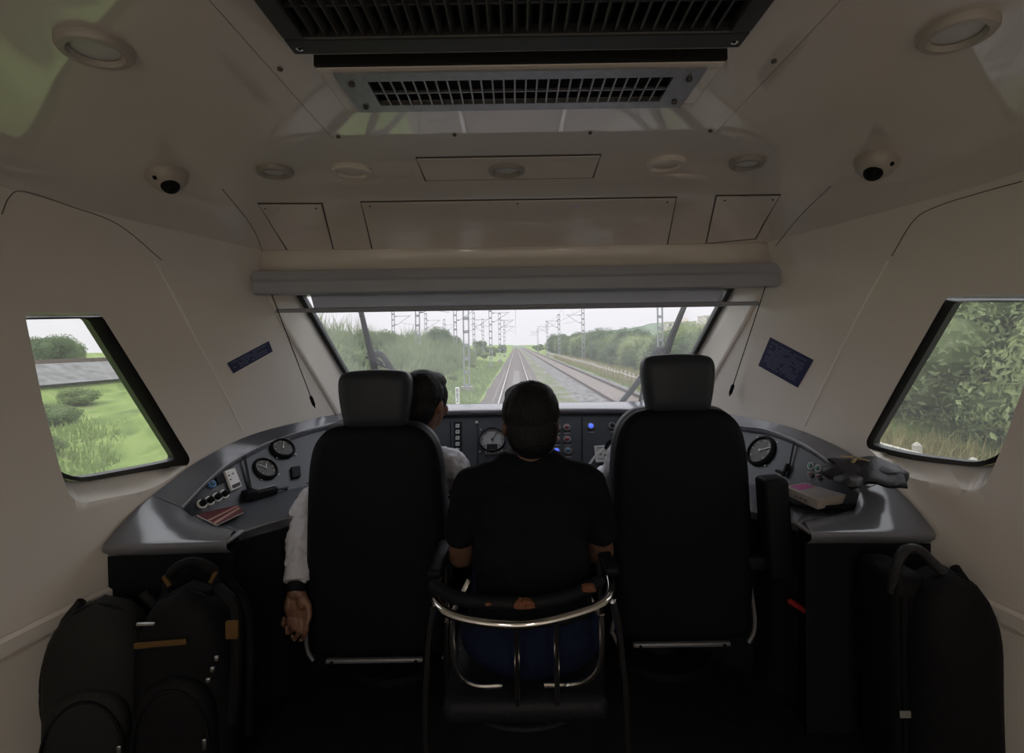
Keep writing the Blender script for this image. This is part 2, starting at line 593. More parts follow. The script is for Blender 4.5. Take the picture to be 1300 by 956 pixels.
# ---- panel seams of the lining (pale filler lines) and the low dado rails
def seam(nm, pix, rad, m, n=6):
    P = [hit(q.x, q.y)[0] for q in smooth_pts([V((x, y, 0)) for x, y in pix], 7)]
    o = MB().tube(P, rad, 6, 0).build(nm, m, loc=(0, 0, 0)); tag(o, kind='structure')
seam('trim_3', [(308, 547), (278, 485), (250, 432), (222, 378), (196, 330)], 0.0034, M_pale)
seam('trim_4', [(1021, 541), (1045, 490), (1070, 440), (1100, 380), (1128, 330)], 0.0034, M_pale)
seam('trim_5', [(2, 272), (12, 250), (30, 243), (90, 262), (150, 285), (205, 330)], 0.0014, M_seam)
seam('trim_6', [(1298, 230), (1240, 246), (1190, 262), (1160, 280), (1132, 325)], 0.0014, M_seam)
seam('trim_7', [(282, 240), (318, 285), (335, 322)], 0.0013, M_seam)
seam('trim_8', [(1055, 236), (1015, 275), (985, 312)], 0.0013, M_seam)
for sg, nm in ((-1, 'trim_9'), (1, 'trim_10')):
    P = [V((sg * (p.x - 0.004), p.y, 0.757)) for p in plan(0.757)]
    mb = MB()
    mb.loft([[p + V((0, 0, -.03)) for p in P], [p + V((-sg * .016, 0, -.03)) for p in P], [p + V((-sg * .016, 0, 0.01)) for p in P], [p + V((-sg * .004, 0, .018)) for p in P], [p + V((0, 0, .018)) for p in P]], closed=False)
    o = mb.build(nm, M_wall, loc=(0, 0, 0), ang=30); tag(o, kind='structure')

# ================================================================ CEILING FITTINGS
def hatch(name, label, cat, corners, group=None, nu=10, screws=()):
    cx = sum(c[0] for c in corners) / 4; cy = sum(c[1] for c in corners) / 4
    root = thing(name, label, cat, hit(cx, cy)[0], group)
    big = []
    for c in corners:
        d = V((c[0] - cx, c[1] - cy)); big.append((c[0] + 1.6 * (1 if d.x > 0 else -1), c[1] + 1.6 * (1 if d.y > 0 else -1)))
    rows, nr = patch(*big, nu=nu)
    MB().plate(rows, nr, 0.0012).build('seal', M_seam, root, ang=60)
    rows, nr = patch(*corners, nu=nu)
    MB().plate(rows, nr, 0.0045).build('panel', M_ceil, root, ang=60, bevel=0.0015)
    for s in screws:
        p, q = hit(*s)
        MB().lathe([(0.004, 0), (0.004, .006), (0.0025, .0075)], p, q, 10).build('screw', M_seam, root)
    return root
hatch('access_hatch', 'small square painted hatch cover on the front slope, left of the long hatch', 'hatch', [(328, 259), (408, 259), (423, 318), (366, 317)], screws=[(336, 263), (401, 263)])
hatch('access_hatch', 'long wide painted hatch cover above the roller blind in the middle', 'hatch', [(459, 257), (858, 251), (846, 311), (474, 318)], nu=24, screws=[(470, 260), (657, 257), (847, 255)])
hatch('access_hatch', 'small square painted hatch cover on the front slope, right of the long hatch', 'hatch', [(910, 249), (990, 248), (958, 302), (897, 308)], screws=[(920, 253), (982, 252)])
hatch('lamp_panel', 'narrow painted cover plate carrying the middle round ceiling lamp', 'ceiling panel', [(529, 201), (762, 197), (752, 224), (541, 228)], nu=14)

# the big removable duct panel the silver grille is fixed to
Zc = 2.10
root = thing('duct_panel', 'large flat ceiling panel around the silver air grille', 'ceiling panel', (0.03, .9, Zc))
mb = MB().box((0.03, 0.62, Zc - .001), (1.006, 1.40, 0.004)); mb.build('seal', M_seam, root, smooth=False)
mb = MB().box((0.03, 0.62, Zc - .003), (1.0, 1.394, 0.006)); mb.build('panel', M_ceil, root, smooth=False, bevel=.0015)
for (x, y) in [(-.45, 1.30), (-.45, .98), (-.45, .72), (-.15, 1.30), (.2, 1.30), (.51, 1.30), (.51, .98), (.51, .7)]:
    MB().lathe([(.005, 0), (.005, -.004), (.003, -.0055)], (x, y, Zc - .006), (0, 0, 1), 10).build('screw', M_seam, root)

# silver air grille
root = thing('air_grille', 'silver ceiling air grille with two rows of small openings', 'vent', (0.02, 1.05, Zc - .006))
zt_ = Zc - 0.006
def rect_ring(mb, x0, x1, y0, y1, w, z0, z1, mi=0, wy=None):
    wy = wy or w
    mb.box(((x0 + x1) / 2, y0 + wy / 2, (z0 + z1) / 2), (x1 - x0, wy, z1 - z0), mi=mi)
    mb.box(((x0 + x1) / 2, y1 - wy / 2, (z0 + z1) / 2), (x1 - x0, wy, z1 - z0), mi=mi)
    mb.box((x0 + w / 2, (y0 + y1) / 2, (z0 + z1) / 2), (w, y1 - y0 - 2 * wy, z1 - z0), mi=mi)
    mb.box((x1 - w / 2, (y0 + y1) / 2, (z0 + z1) / 2), (w, y1 - y0 - 2 * wy, z1 - z0), mi=mi)
zf = zt_ - 0.022
gx0, gx1 = -0.338, 0.372
gy0, gy1 = 0.945, 1.128
mb = MB(); rect_ring(mb, gx0 - .03, gx1 + .03, gy0, gy1, .03, zf, zt_, wy=.02)
mb.build('tray', M_ceil, root, smooth=False, bevel=.004)
mb = MB(); rect_ring(mb, gx0, gx1, gy0 + .012, gy1 - .012, .055, zf - .004, zf + .004, wy=.03)
for i in range(1, 27):
    x = lerp(gx0 + .055, gx1 - .055, i / 27)
    mb.box((x, (gy0 + gy1) / 2, zf), (.0032, gy1 - gy0 - .07, .006))
mb.box(((gx0 + gx1) / 2, (gy0 + gy1) / 2, zf), (gx1 - gx0 - .1, .0032, .006))
mb.build('grille_face', M_alu, root, smooth=False)
MB().box(((gx0 + gx1) / 2, (gy0 + gy1) / 2, zt_ - .002), (gx1 - gx0 - .04, gy1 - gy0 - .04, .004)).build('duct_mouth', M_dark, root, smooth=False)
for x in (gx0 + .022, gx1 - .022):
    for y in (gy0 + .05, gy1 - .04):
        MB().lathe([(.006, 0), (.006, -.003), (.003, -.005)], (x, y, zf - .004), (0, 0, 1), 10).build('screw', M_seam, root)

MB().box(((gx0 + gx1) / 2, gy0 - .004, (zf + zt_) / 2 + .001), (gx1 - gx0 + .06, .007, .020)).build('foam_gasket', M_dark, root, smooth=False)  # black strip that paints a shadow along the rear edge of the tray
# dark air grille nearest the camera
root = thing('air_grille', 'dark grey slatted return air grille overhead at the top edge', 'vent', (0.01, .75, Zc - .006))
M_dgr = mat('dark_grille_paint', (0.035, 0.035, 0.036), 0.45)
bx0, bx1, by0, by1 = -.385, .405, .56, .895
mb = MB(); rect_ring(mb, bx0, bx1, by0, by1, .035, zt_ - .025, zt_, wy=.045)
mb.build('grille_frame', M_dgr, root, smooth=False, bevel=.004)
mb = MB()
for i in range(1, 34):
    x = lerp(bx0 + .035, bx1 - .035, i / 34)
    mb.box((x, (by0 + by1) / 2, zt_ - .012), (.004, by1 - by0 - .08, .02), rot=Matrix.Rotation(.5, 3, 'Y'))
for y in (.68, .78):
    mb.box(((bx0 + bx1) / 2, y, zt_ - .010), (bx1 - bx0 - .06, .005, .012))
mb.build('slat_pack', M_dgr, root, smooth=False)
MB().box(((bx0 + bx1) / 2, (by0 + by1) / 2, zt_ - .001), (bx1 - bx0 - .04, by1 - by0 - .05, .002)).build('duct_mouth', M_dark, root, smooth=False)
for x in (bx0 + .018, bx1 - .018):
    MB().lathe([(.006, 0), (.006, -.003), (.003, -.005)], (x, by1 - .022, zt_ - .025), (0, 0, 1), 10).build('screw', M_chrome, root)

# round ceiling lamps
M_ring = mat('lamp_ring_paint', (0.46, 0.425, 0.385), 0.35, coat=.2)
M_lens = mat('frosted_lamp_lens', (0.66, 0.66, 0.64), 0.30)
M_lring = mat('lamp_ring_satin', (0.33, 0.305, 0.28), 0.3, spec=.6)
def lamp(px, py, R, label, group='round ceiling lamps', lens=True, nm='ceiling_lamp', cat='ceiling lamp'):
    p, q = hit(px, py)
    root = thing(nm, label, cat, p, group)
    MB().lathe([(R, -.002), (R, .008), (R * .93, .014), (R * .74, .015), (R * .64, .006)], p, q, 40, cap=False).build('ring', (M_ring if R > .055 and px != 643 else M_lring) if lens else M_ceil, root)
    MB().lathe([(0.0005, .0065), (R * .4, .0062), (R * .64, .005)], p, q, 40, cap=False).build('lens', M_lens if lens else M_ceil, root)
    return root
lamp(1215, 38, .058, 'large round ceiling lamp in the upper right corner of the ceiling')
lamp(121, 59, .058, 'large round ceiling lamp in the upper left corner of the ceiling')
lamp(643, 214, .058, 'round ceiling lamp in the middle of the narrow cover plate')
lamp(349, 216, .052, 'small round ceiling lamp beside the left dome camera')
lamp(948, 205, .052, 'small round ceiling lamp beside the right dome camera')
lamp(447, 215, .062, 'flat painted round blanking cover left of the middle ceiling lamp', 'round blanking covers', False, 'blanking_cover', 'cover')
lamp(845, 206, .062, 'flat painted round blanking cover right of the middle ceiling lamp', 'round blanking covers', False, 'blanking_cover', 'cover')

# dome cameras
def dome(px, py, label, lx):
    p, q = hit(px, py)
    root = thing('dome_camera', label, 'security camera', p, 'ceiling dome cameras')
    R = .056
    MB().lathe([(R, -.004), (R * 1.0, .008), (R * .92, .016), (R * .82, .028), (R * .6, .042), (R * .3, .050), (0.001, .052)], p, q, 32, cap=False).build('housing', M_ring, root)
    e = p + q * .034
    to = (V((lx, 0, 1.2)) - e).normalized()
    MB().lathe([(.024, -.02), (.024, .018), (.020, .028), (.010, .036), (.001, .038)], e, to, 24, cap=False).build('lens_ball', M_black, root)
    s = p + q * .026 + V((-.012 if lx < 0 else .018, -.04, 0))
    MB().lathe([(.006, -.004), (.006, .006), (.001, .007)], s, (0, -1, -.4), 12).build('sensor_eye', M_black, root)
dome(212, 221, 'white dome security camera on the ceiling above the left window', -.3)
dome(1113, 204, 'white dome security camera on the ceiling above the right window', .1)

# warning plaques on the lining
M_navy = mat('navy_plaque', (0.022, 0.026, 0.085), 0.45)
M_navytext = mat('plaque_lettering', (0.16, 0.17, 0.27), 0.6)
def plaque(label, c, lines):
    p0, _ = hit(sum(x[0] for x in c) / 4, sum(x[1] for x in c) / 4)
    root = thing('notice_plaque', label, 'notice', p0, 'notice plaques')
    rows, nr = patch(*c, nu=6, nv=4)
    MB().plate(rows, nr, .002).build('plate', M_navy, root, ang=60)
    def uv(u, v):
        px = lerp(lerp(c[0][0], c[1][0], u), lerp(c[3][0], c[2][0], u), v)
        py = lerp(lerp(c[0][1], c[1][1], u), lerp(c[3][1], c[2][1], u), v)
        return hit(px, py)
    mb = MB()
    rnd = random.Random(3)
    for k in range(lines):
        v0 = lerp(.1, .9, (k + .2) / lines); v1 = lerp(.1, .9, (k + .62) / lines)
        u = .07
        while u < .86:
            w = rnd.uniform(.02, .07)
            if rnd.random() < .82:
                q = [uv(u, v0), uv(min(.93, u + w), v0), uv(min(.93, u + w), v1), uv(u, v1)]
                mb.plate([[q[0][0] + q[0][1] * .002, q[1][0] + q[1][1] * .002], [q[3][0] + q[3][1] * .002, q[2][0] + q[2][1] * .002]], q[0][1], .0004)
            u += w + .012
    mb.build('lettering', M_navytext, root, smooth=False)
plaque('narrow navy notice plaque with fine lettering on the left wall', [(288, 461), (341, 433), (346, 446), (296, 474)], 4)
plaque('larger navy notice plaque with fine lettering on the right wall', [(978, 428), (1033, 457), (1013, 492), (963, 464)], 12)

# ================================================================ ROLLER BLIND
root = thing('roller_blind', 'grey roller sun blind pulled partly down over the windscreen', 'blind', (0.0, 2.1, 1.8))
Yb = 2.10
def zfor(dy): return CZ - dy / F * Yb
hx0, hx1 = (323 - 655) / F * Yb, (990 - 655) / F * Yb
zt_h, zm_h, zb_h = zfor(-98), zfor(-84), zfor(-69.5)
prof = [(Yb + .09, zt_h + .004), (Yb + .0, zt_h), (Yb - .012, zm_h + .01), (Yb + .0, zm_h), (Yb + .004, zb_h), (Yb + .03, zb_h - .004), (Yb + .09, zb_h)]
M_blind = mat('blind_housing_grey', (0.37, 0.39, 0.44), 0.42, var=.04, scale=8)
MB().loft([[V((x, y, z)) for y, z in prof] for x in (hx0, hx1)]).build('housing', M_blind, root, ang=25, bevel=.002)
for x in (hx0, hx1):
    MB().loft([[V((x - .004, y, z)) for y, z in prof], [V((x + .004, y, z)) for y, z in prof]]).build('end_cap', M_blind, root, ang=25)
m = bpy.data.materials.new('blind_mesh_fabric'); m.use_nodes = True
nt = m.node_tree; b = nt.nodes['Principled BSDF']
b.inputs['Base Color'].default_value = (.24, .24, .255, 1); b.inputs['Roughness'].default_value = .8
tr = nt.nodes.new('ShaderNodeBsdfTransparent'); tl = nt.nodes.new('ShaderNodeBsdfTranslucent'); tl.inputs['Color'].default_value = (.62, .61, .64, 1)
m1 = nt.nodes.new('ShaderNodeMixShader'); m1.inputs[0].default_value = .55
nt.links.new(b.outputs[0], m1.inputs[1]); nt.links.new(tl.outputs[0], m1.inputs[2])
m2 = nt.nodes.new('ShaderNodeMixShader'); m2.inputs[0].default_value = .12
wv = nt.nodes.new('ShaderNodeTexNoise'); wv.inputs['Scale'].default_value = 500
tcb = nt.nodes.new('ShaderNodeTexCoord'); nt.links.new(tcb.outputs['Object'], wv.inputs['Vector'])
mr = nt.nodes.new('ShaderNodeMapRange'); mr.inputs['To Min'].default_value = .0; mr.inputs['To Max'].default_value = .34
nt.links.new(wv.outputs['Fac'], mr.inputs['Value']); nt.links.new(mr.outputs[0], m2.inputs[0])
nt.links.new(m1.outputs[0], m2.inputs[1]); nt.links.new(tr.outputs[0], m2.inputs[2])
nt.links.new(m2.outputs[0], nt.nodes['Material Output'].inputs['Surface'])
# the fabric slopes with the screen on its guide cords
def cordpt(x, dyv):                            # point on the cord plane for a picture height
    # cord plane: z = 1.78 - 1.244*(Y-2.17)
    Y = (1.78 + 1.244 * 2.17 - CZ) / (1.244 - dyv / F)
    return V((x, Y, CZ - dyv / F * Y))
fx0, fx1 = -.885, .905
tp, bt = V((0, Yb + .06, zb_h + .03)), cordpt(0, -50)
MB().plate([[V((fx0, tp.y, tp.z)), V((fx1, tp.y, tp.z))], [V((fx0, bt.y, bt.z)), V((fx1, bt.y, bt.z))]], V((0, 0.7, 0.7)), .0012).build('fabric', m, root, smooth=False)
b0 = cordpt(0, -47)
bl, br = V((-.90, b0.y, b0.z)), V((.92, b0.y, b0.z))
M_bar = mat('blind_bar_grey', (0.34, 0.36, 0.40), 0.4)
MB().rbox((bl + br) / 2, (br.x - bl.x, .012, .024), .004, rot=Matrix.Rotation(radians(40), 3, 'X')).build('bottom_bar', M_bar, root)
for x0, x1 in ((-1.055, -.88), (.90, 1.075)):
    MB().rbox(V(((x0 + x1) / 2, b0.y - .004, b0.z)), (x1 - x0, .012, .018), .005).build('bar_end', M_bar, root)
for sg, (pa, pb) in ((-1, ((345, 374), (400, 518))), (1, ((972, 363), (926, 503)))):
    A = at(*pa, 2.115); B = at(*pb, 2.43)
    MB().tube([A, B], .0022, 6).build('guide_cord', M_black, root)
    q = A.lerp(B, .93)
    MB().lathe([(.004, -.03), (.008, -.02), (.008, .02), (.003, .035)], q, B - A, 12).build('cord_clamp', M_black, root)
# ================================================================ DRIVING DESK
def wallX(Y, z):
    P = plan(z)
    for a, b in zip(P, P[1:]):
        if a.y <= Y <= b.y:
            return lerp(a.x, b.x, (Y - a.y) / max(1e-6, b.y - a.y))
    return P[-1].x
def wO(Y, z): return V((wallX(Y, z) - 0.006, Y, z))
ST = [  # O, I, B, F from the middle out to the right-hand end
    (V((0, 2.74, 1.228)), V((0, 2.525, 1.222)), V((0, 2.34, .925)), V((0, 2.10, .915))),
    (V((.30, 2.74, 1.228)), V((.29, 2.525, 1.222)), V((.285, 2.34, .925)), V((.28, 2.10, .915))),
    (V((.60, 2.75, 1.226)), V((.56, 2.53, 1.215)), V((.52, 2.35, .925)), V((.48, 2.07, .915))),
    (V((.85, 2.77, 1.218)), V((.82, 2.585, 1.19)), V((.72, 2.37, .926)), V((.64, 2.03, .915))),
    (V((.945, 2.765, 1.20)), V((.945, 2.60, 1.160)), V((.87, 2.35, .928)), V((.74, 1.985, .915))),
    (wO(2.52, 1.19), V((1.05, 2.44, 1.142)), V((.965, 2.25, .93)), V((.825, 1.92, .916))),
    (wO(2.20, 1.172), V((1.135, 2.30, 1.12)), V((1.035, 2.13, .932)), V((.90, 1.84, .917))),
    (wO(1.97, 1.11), V((1.168, 2.07, 1.090)), V((1.10, 2.00, .936)), V((.955, 1.745, .919))),
    (wO(1.86, 1.058), V((1.188, 1.93, 1.049)), V((1.145, 1.88, .942)), V((.962, 1.738, .919))),
    (wO(1.80, 1.03), V((1.205, 1.80, .985)), V((1.172, 1.80, .953)), V((.965, 1.732, .919))),
]
def mv(p): return V((-p.x, p.y, p.z))
SR = ST[:6] + [
    (wO(2.20, 1.178), V((1.115, 2.25, 1.15)), V((1.03, 2.11, .932)), V((.90, 1.84, .917))),
    (wO(2.00, 1.14), V((1.143, 2.03, 1.135)), V((1.09, 1.96, .936)), V((.955, 1.745, .919))),
    (wO(1.88, 1.095), V((1.16, 1.86, 1.092)), V((1.135, 1.83, .945)), V((.962, 1.738, .919))),
    (wO(1.79, 1.045), V((1.19, 1.755, 1.02)), V((1.175, 1.76, .955)), V((.965, 1.732, .919))),
]
FULL = [tuple(mv(p) for p in s) for s in ST[:0:-1]] + SR
# densify with Catmull-Rom along the arc
def dens(k, n=6): return smooth_pts([s[k] for s in FULL], n)
O_, I_, B_, F_ = (dens(k) for k in range(4))
def outw(i):
    d = (O_[i] - I_[i]); d.z = 0
    return d.normalized() if d.length > 1e-4 else V((0, 1, 0))

desk = thing('driving_desk', 'dark grey wraparound driving desk under the windscreen with gauges and buttons', 'control desk', (0, 2.2, FZ))
rows = [O_, [lerp(o, i, .55) + V((0, 0, .003)) for o, i in zip(O_, I_)], [lerp(o, i, .92) + V((0, 0, .002)) for o, i in zip(O_, I_)], I_,
        [p - V((0, 0, .010)) - outw(i) * .003 for i, p in enumerate(I_)],
        [p - V((0, 0, .022)) + outw(i) * .002 for i, p in enumerate(I_)],
        [p - V((0, 0, .026)) + outw(i) * .014 for i, p in enumerate(I_)]]
cowl = MB().grid(rows).build('cowl', M_cowl, desk, ang=70)
IP = [p - V((0, 0, .024)) + outw(i) * .010 for i, p in enumerate(I_)]
panel = MB().grid([IP, B_]).build('instrument_panel', M_greydk, desk, ang=30)
wt = MB().grid([B_, F_, [p - V((0, 0, .006)) - outw(i) * .006 for i, p in enumerate(F_)], [p - V((0, 0, .028)) - outw(i) * .004 for i, p in enumerate(F_)], [p - V((0, 0, .032)) + outw(i) * .02 for i, p in enumerate(F_)]])
wt.build('worktop', mat('worktop_laminate', (0.068, 0.074, 0.086), 0.38, var=.06, scale=30), desk, ang=50)
FP = [p - V((0, 0, .032)) + outw(i) * .05 for i, p in enumerate(F_)]
MB().grid([FP, [V((p.x, p.y + .06, FZ)) for p in FP]]).build('front_panel', M_black, desk)
# bright rim strip under the cowl edge at both ends
n_ = len(I_)
M_edge = mat('cowl_edge_strip', (0.30, 0.30, 0.32), 0.35, spec=.6)
MB().tube([p + V((0, 0, .001)) - outw(i) * .004 for i, p in enumerate(I_)][:26], .0035, 8).build('edge_strip', M_edge, desk)
MB().tube([p + V((0, 0, .001)) - outw(i) * .004 for i, p in enumerate(I_)][n_ - 26:], .0035, 8).build('edge_strip', M_edge, desk)
MB().tube([p - outw(i) * .005 + V((0, 0, -.003)) for i, p in enumerate(F_)][2:30], .003, 8).build('edge_strip', M_edge, desk)
MB().tube([p - outw(i) * .005 + V((0, 0, -.003)) for i, p in enumerate(F_)][n_ - 30:n_ - 2], .003, 8).build('edge_strip', M_edge, desk)
# dash deck that runs forward to the foot of the windscreen
deck = [V((-.95 + 1.9 * i / 20, 2.952, 1.195)) for i in range(21)]
ob = [V((lerp(-.95, .95, i / 20), interp(abs(lerp(-.95, .95, i / 20)), [0, .6, .85, 1.0], [2.74, 2.75, 2.77, 2.765]), interp(abs(lerp(-.95, .95, i / 20)), [0, .6, .85, 1.0], [1.228, 1.226, 1.218, 1.20]))) for i in range(21)]
MB().grid([ob, deck]).build('dash_deck', M_cowl, desk)
# end blocks
for sg in (1, -1):
    O5, I5, B5, F5 = ((SR if sg > 0 else ST)[-1][k].copy() for k in range(4))
    back = [O5, I5, B5 + V((0, 0, .004)), F5 + V((0, 0, .006))]
    front = [V((wallX(1.63, .925) - .012, 1.635, .922)), V((1.20, 1.62, .928)), V((1.07, 1.62, .931)), V((.937, 1.62, .932))]
    def resam(r, k=12):
        out = []
        for i in range(k + 1):
            t = i / k * (len(r) - 1); a = min(int(t), len(r) - 2); out.append(lerp(r[a], r[a + 1], t - a))
        return out
    A, Bq = resam(back), resam(front)
    rows = [A]
    for t in (.25, .5, .75, .93):
        rows.append([lerp(a, b, t) + V((0, 0, .012 * sin(pi * t))) for a, b in zip(A, Bq)])
    rows.append(Bq)
    rows.append([p + V((0, -.006, -.010)) for p in Bq])
    rows.append([p + V((0, -.004, -.024)) for p in Bq])
    rows.append([p + V((0, .02, -.045)) for p in Bq])
    if sg < 0: rows = [[mv(p) for p in r] for r in rows]
    MB().grid(rows).build('end_block', M_cowl, desk, ang=55)
    # black pedestal under the block
    fr = [V((p.x, 1.65, p.z - .045)) for p in Bq]
    ft = [V((min(p.x, 1.40), 1.66, FZ)) for p in Bq]
    sd = [V((.95, 1.65, .887)), V((.985, 1.79, .885))]
    rows = [fr, ft]
    side = [sd, [V((.95, 1.66, FZ)), V((.985, 1.80, FZ))]]
    if sg < 0:
        rows = [[mv(p) for p in r] for r in rows]; side = [[mv(p) for p in r] for r in side]
    MB().grid(rows).grid(side).build('pedestal', M_black, desk, smooth=False)
# little latch strip on the inner corner of each block
for sg in (1, -1):
    MB().rbox(V((sg * .948, 1.675, .925)), (.02, .10, .012), .004).build('corner_strip', M_edge, desk)

tb = MB(); tb.grid([IP, B_]); tb.grid([B_, F_])
DB = BVHTree.FromPolygons([tuple(p) for p in tb.v], tb.f)
tb.grid([O_, I_, IP]); DB2 = BVHTree.FromPolygons([tuple(p) for p in tb.v], tb.f)
def dhit(px, py):
    d = ray(px, py).normalized()
    loc, nrm, _, _ = DB.ray_cast(V((0, 0, CZ)), d)
    if loc is None: loc, nrm, _, _ = DB2.ray_cast(V((0, 0, CZ)), d)
    if loc is None: raise RuntimeError('desk miss %s %s' % (px, py))
    if nrm.dot(d) > 0: nrm = -nrm
    return loc, nrm
def frame_at(px, py):
    p, n = dhit(px, py)
    z = n
    x = V((0, 0, 1)).cross(z).normalized()
    if ray(px, py).x * 0 + x.x < 0: x = -x
    y = z.cross(x).normalized()
    if y.z < 0: y = -y; x = -x if False else x
    R = Matrix((x, y, z)).transposed()
    return p, n, R
def cyl(mb, p, n, r, h0, h1, seg=24, ch=.0, mi=0):
    return mb.lathe([(r, h0), (r, h1 - ch), (max(.0002, r - ch), h1)], p, n, seg, mi)

M_dialdk = mat('gauge_face_dark', (0.030, 0.029, 0.023), 0.5)
M_dialwh = mat('gauge_face_pale', (0.25, 0.255, 0.27), 0.5)
M_needle = mat('gauge_needle_white', (0.65, 0.63, 0.58), 0.5)
M_ink = mat('black_ink', (0.015, 0.015, 0.018), 0.6)
M_gg = glass_mat('gauge_glass', (0.95, 0.95, 0.95))
def gauge(px, py, R, face, needles, ink, speedo=False):
    p, n, M3 = frame_at(px, py)
    bz = 1.08 if speedo else 1.22
    g = MB().lathe([(R * bz, -.002), (R * bz, .010), (R * (bz * .4 + .6), .017), (R * 1.0, .018), (R * .98, .008)], p, n, 48, cap=False).build('gauge', M_black, desk)
    MB().lathe([(.0003, .009), (R * .99, .008)], p, n, 40, cap=False).build('gauge_face', face, g)
    mb = MB()
    for k in range(25):
        a = radians(-130 + 260 * k / 24)
        l = .20 if k % 4 == 0 else .10
        d = M3 @ V((sin(a), cos(a), 0))
        c = p + d * R * (.9 - l / 2) + n * .0095
        x = M3 @ V((cos(a), -sin(a), 0))
        Rm = Matrix((x, d, n)).transposed()
        mb.box(c, (R * .03 if k % 4 else R * .05, R * l, .0006), Rm)
    mb.build('gauge_marking', ink, g, smooth=False)
    for (a, ln) in needles:
        a = radians(a)
        d = M3 @ V((sin(a), cos(a), 0)); x = d.cross(n)
        Rm = Matrix((x, d, n)).transposed()
        MB().box(p + d * R * ln * .42 + n * .0125, (R * .055, R * ln, .001), Rm).lathe([(R * .09, .010), (R * .09, .0145), (R * .04, .015)], p, n, 14).build('gauge_needle', M_needle if ink is not M_ink else M_ink, g, smooth=False)
    if speedo:
        y = M3 @ V((0, 1, 0))
        MB().box(p - y * R * .62 + n * .011, (R * .85, R * .42, .003), M3).build('odometer_window', M_black, g, smooth=False)
    for a in (45, 135, 225, 315):
        d = M3 @ V((sin(radians(a)), cos(radians(a)), 0))
        MB().lathe([(.004, 0), (.004, .003), (.002, .0045)], p + d * R * 1.38, n, 10).build('screw', M_alu, desk)
    return g
gauge(336, 596, .046, M_dialdk, [(-40, .7), (35, .6)], M_needle)
gauge(358.5, 570, .046, M_dialdk, [(25, .8)], M_needle)
gauge(967, 573, .060, M_dialdk, [(62, 1.0)], M_needle)
gauge(625, 559, .060, M_dialwh, [(32, .95)], M_ink, True)
# label block under the speedometer
p, n, M3 = frame_at(627, 574)
b_ = MB().box(p + n * .003, (.085, .022, .006), M3).build('data_plate', M_dialwh, desk, smooth=False)
mb = MB()
for i in range(5):
    for j in range(2):
        mb.box(p + M3 @ V((-.03 + .015 * i, .005 - .01 * j, .0064)), (.009, .004, .0006), M3)
mb.build('data_lettering', M_ink, b_, smooth=False)

def button(px, py, R, cap, ring=None, lit=None):
    p, n, M3 = frame_at(px, py)
    b = MB().lathe([(R, -.001), (R, .006), (R * .9, .009), (R * .62, .009), (R * .60, .004)], p, n, 24, cap=False).build('push_button', ring or M_ringb, desk)
    MB().lathe([(R * .62, .004), (R * .60, .011), (R * .45, .013), (.0004, .0135)], p, n, 24, cap=False).build('button_cap', cap, b)
    q = M3 @ V((0, 1, 0))
    MB().box(p - q * R * 1.65 + n * .0008, (R * 1.6, R * .36, .0010), M3).build('button_label', M_prdim, desk, smooth=False)
M_ringb = mat('button_ring', (0.17, 0.17, 0.18), 0.4, metal=.3)
M_ringw = mat('button_ring_pale', (0.42, 0.44, 0.46), 0.4)
M_prdim = mat('dim_print', (0.16, 0.16, 0.18), 0.6)
M_red = mat('red_button', (0.16, 0.018, 0.022), 0.4)
M_blue = mat('blue_button', (0.01, 0.07, 0.14), 0.4)
M_bluelit = mat('lit_blue_button', (0.02, 0.04, 0.5), 0.4, emit=(.06, .11, 1.0), estr=1.6)
M_green = mat('green_button', (0.01, 0.12, 0.08), 0.4)
for (x, y, m_) in [(707, 543, M_red), (719.5, 543, M_red), (706, 558, M_red), (720, 558, M_red), (706.5, 573, M_bluelit), (721, 572.5, M_blue), (750, 541.5, M_bluelit), (777, 541, M_black)]:
    button(x, y, .0185, m_, M_ringb)
for (x, y, m_) in [(1031, 592, M_green), (1040, 595, M_green), (1049, 598, M_green)]:
    button(x, y, .0155, m_, M_ringw)
for (x, y) in [(1030, 603), (1040, 606)]:
    button(x, y, .010, M_red, M_ringb)
button(268.5, 615, .0155, M_blue, mat('blue_ring', (.10, .28, .60), .4))
# rotary knobs
for (x, y) in [(256.5, 640), (266, 636), (275.5, 631.5), (284.5, 627.5)]:
    p, n, M3 = frame_at(x, y)
    k_ = MB().lathe([(.019, -.001), (.019, .003), (.0175, .004), (.012, .004)], p, n, 24, cap=False).build('rotary_knob', M_white, desk)
    kb = MB(); kb.lathe([(.0125, .003), (.0115, .016), (.009, .018)], p, n, 20)
    kb.rbox(p + n * .017, (.006, .024, .010), .002, M3 @ Matrix.Rotation(.6, 3, 'Z'))
    kb.build('knob_grip', M_black, k_)
    q = M3 @ V((0, 1, 0))
    MB().box(p - q * .027 + n * .0008, (.022, .004, .001), M3).build('knob_label', M_prdim, desk, smooth=False)
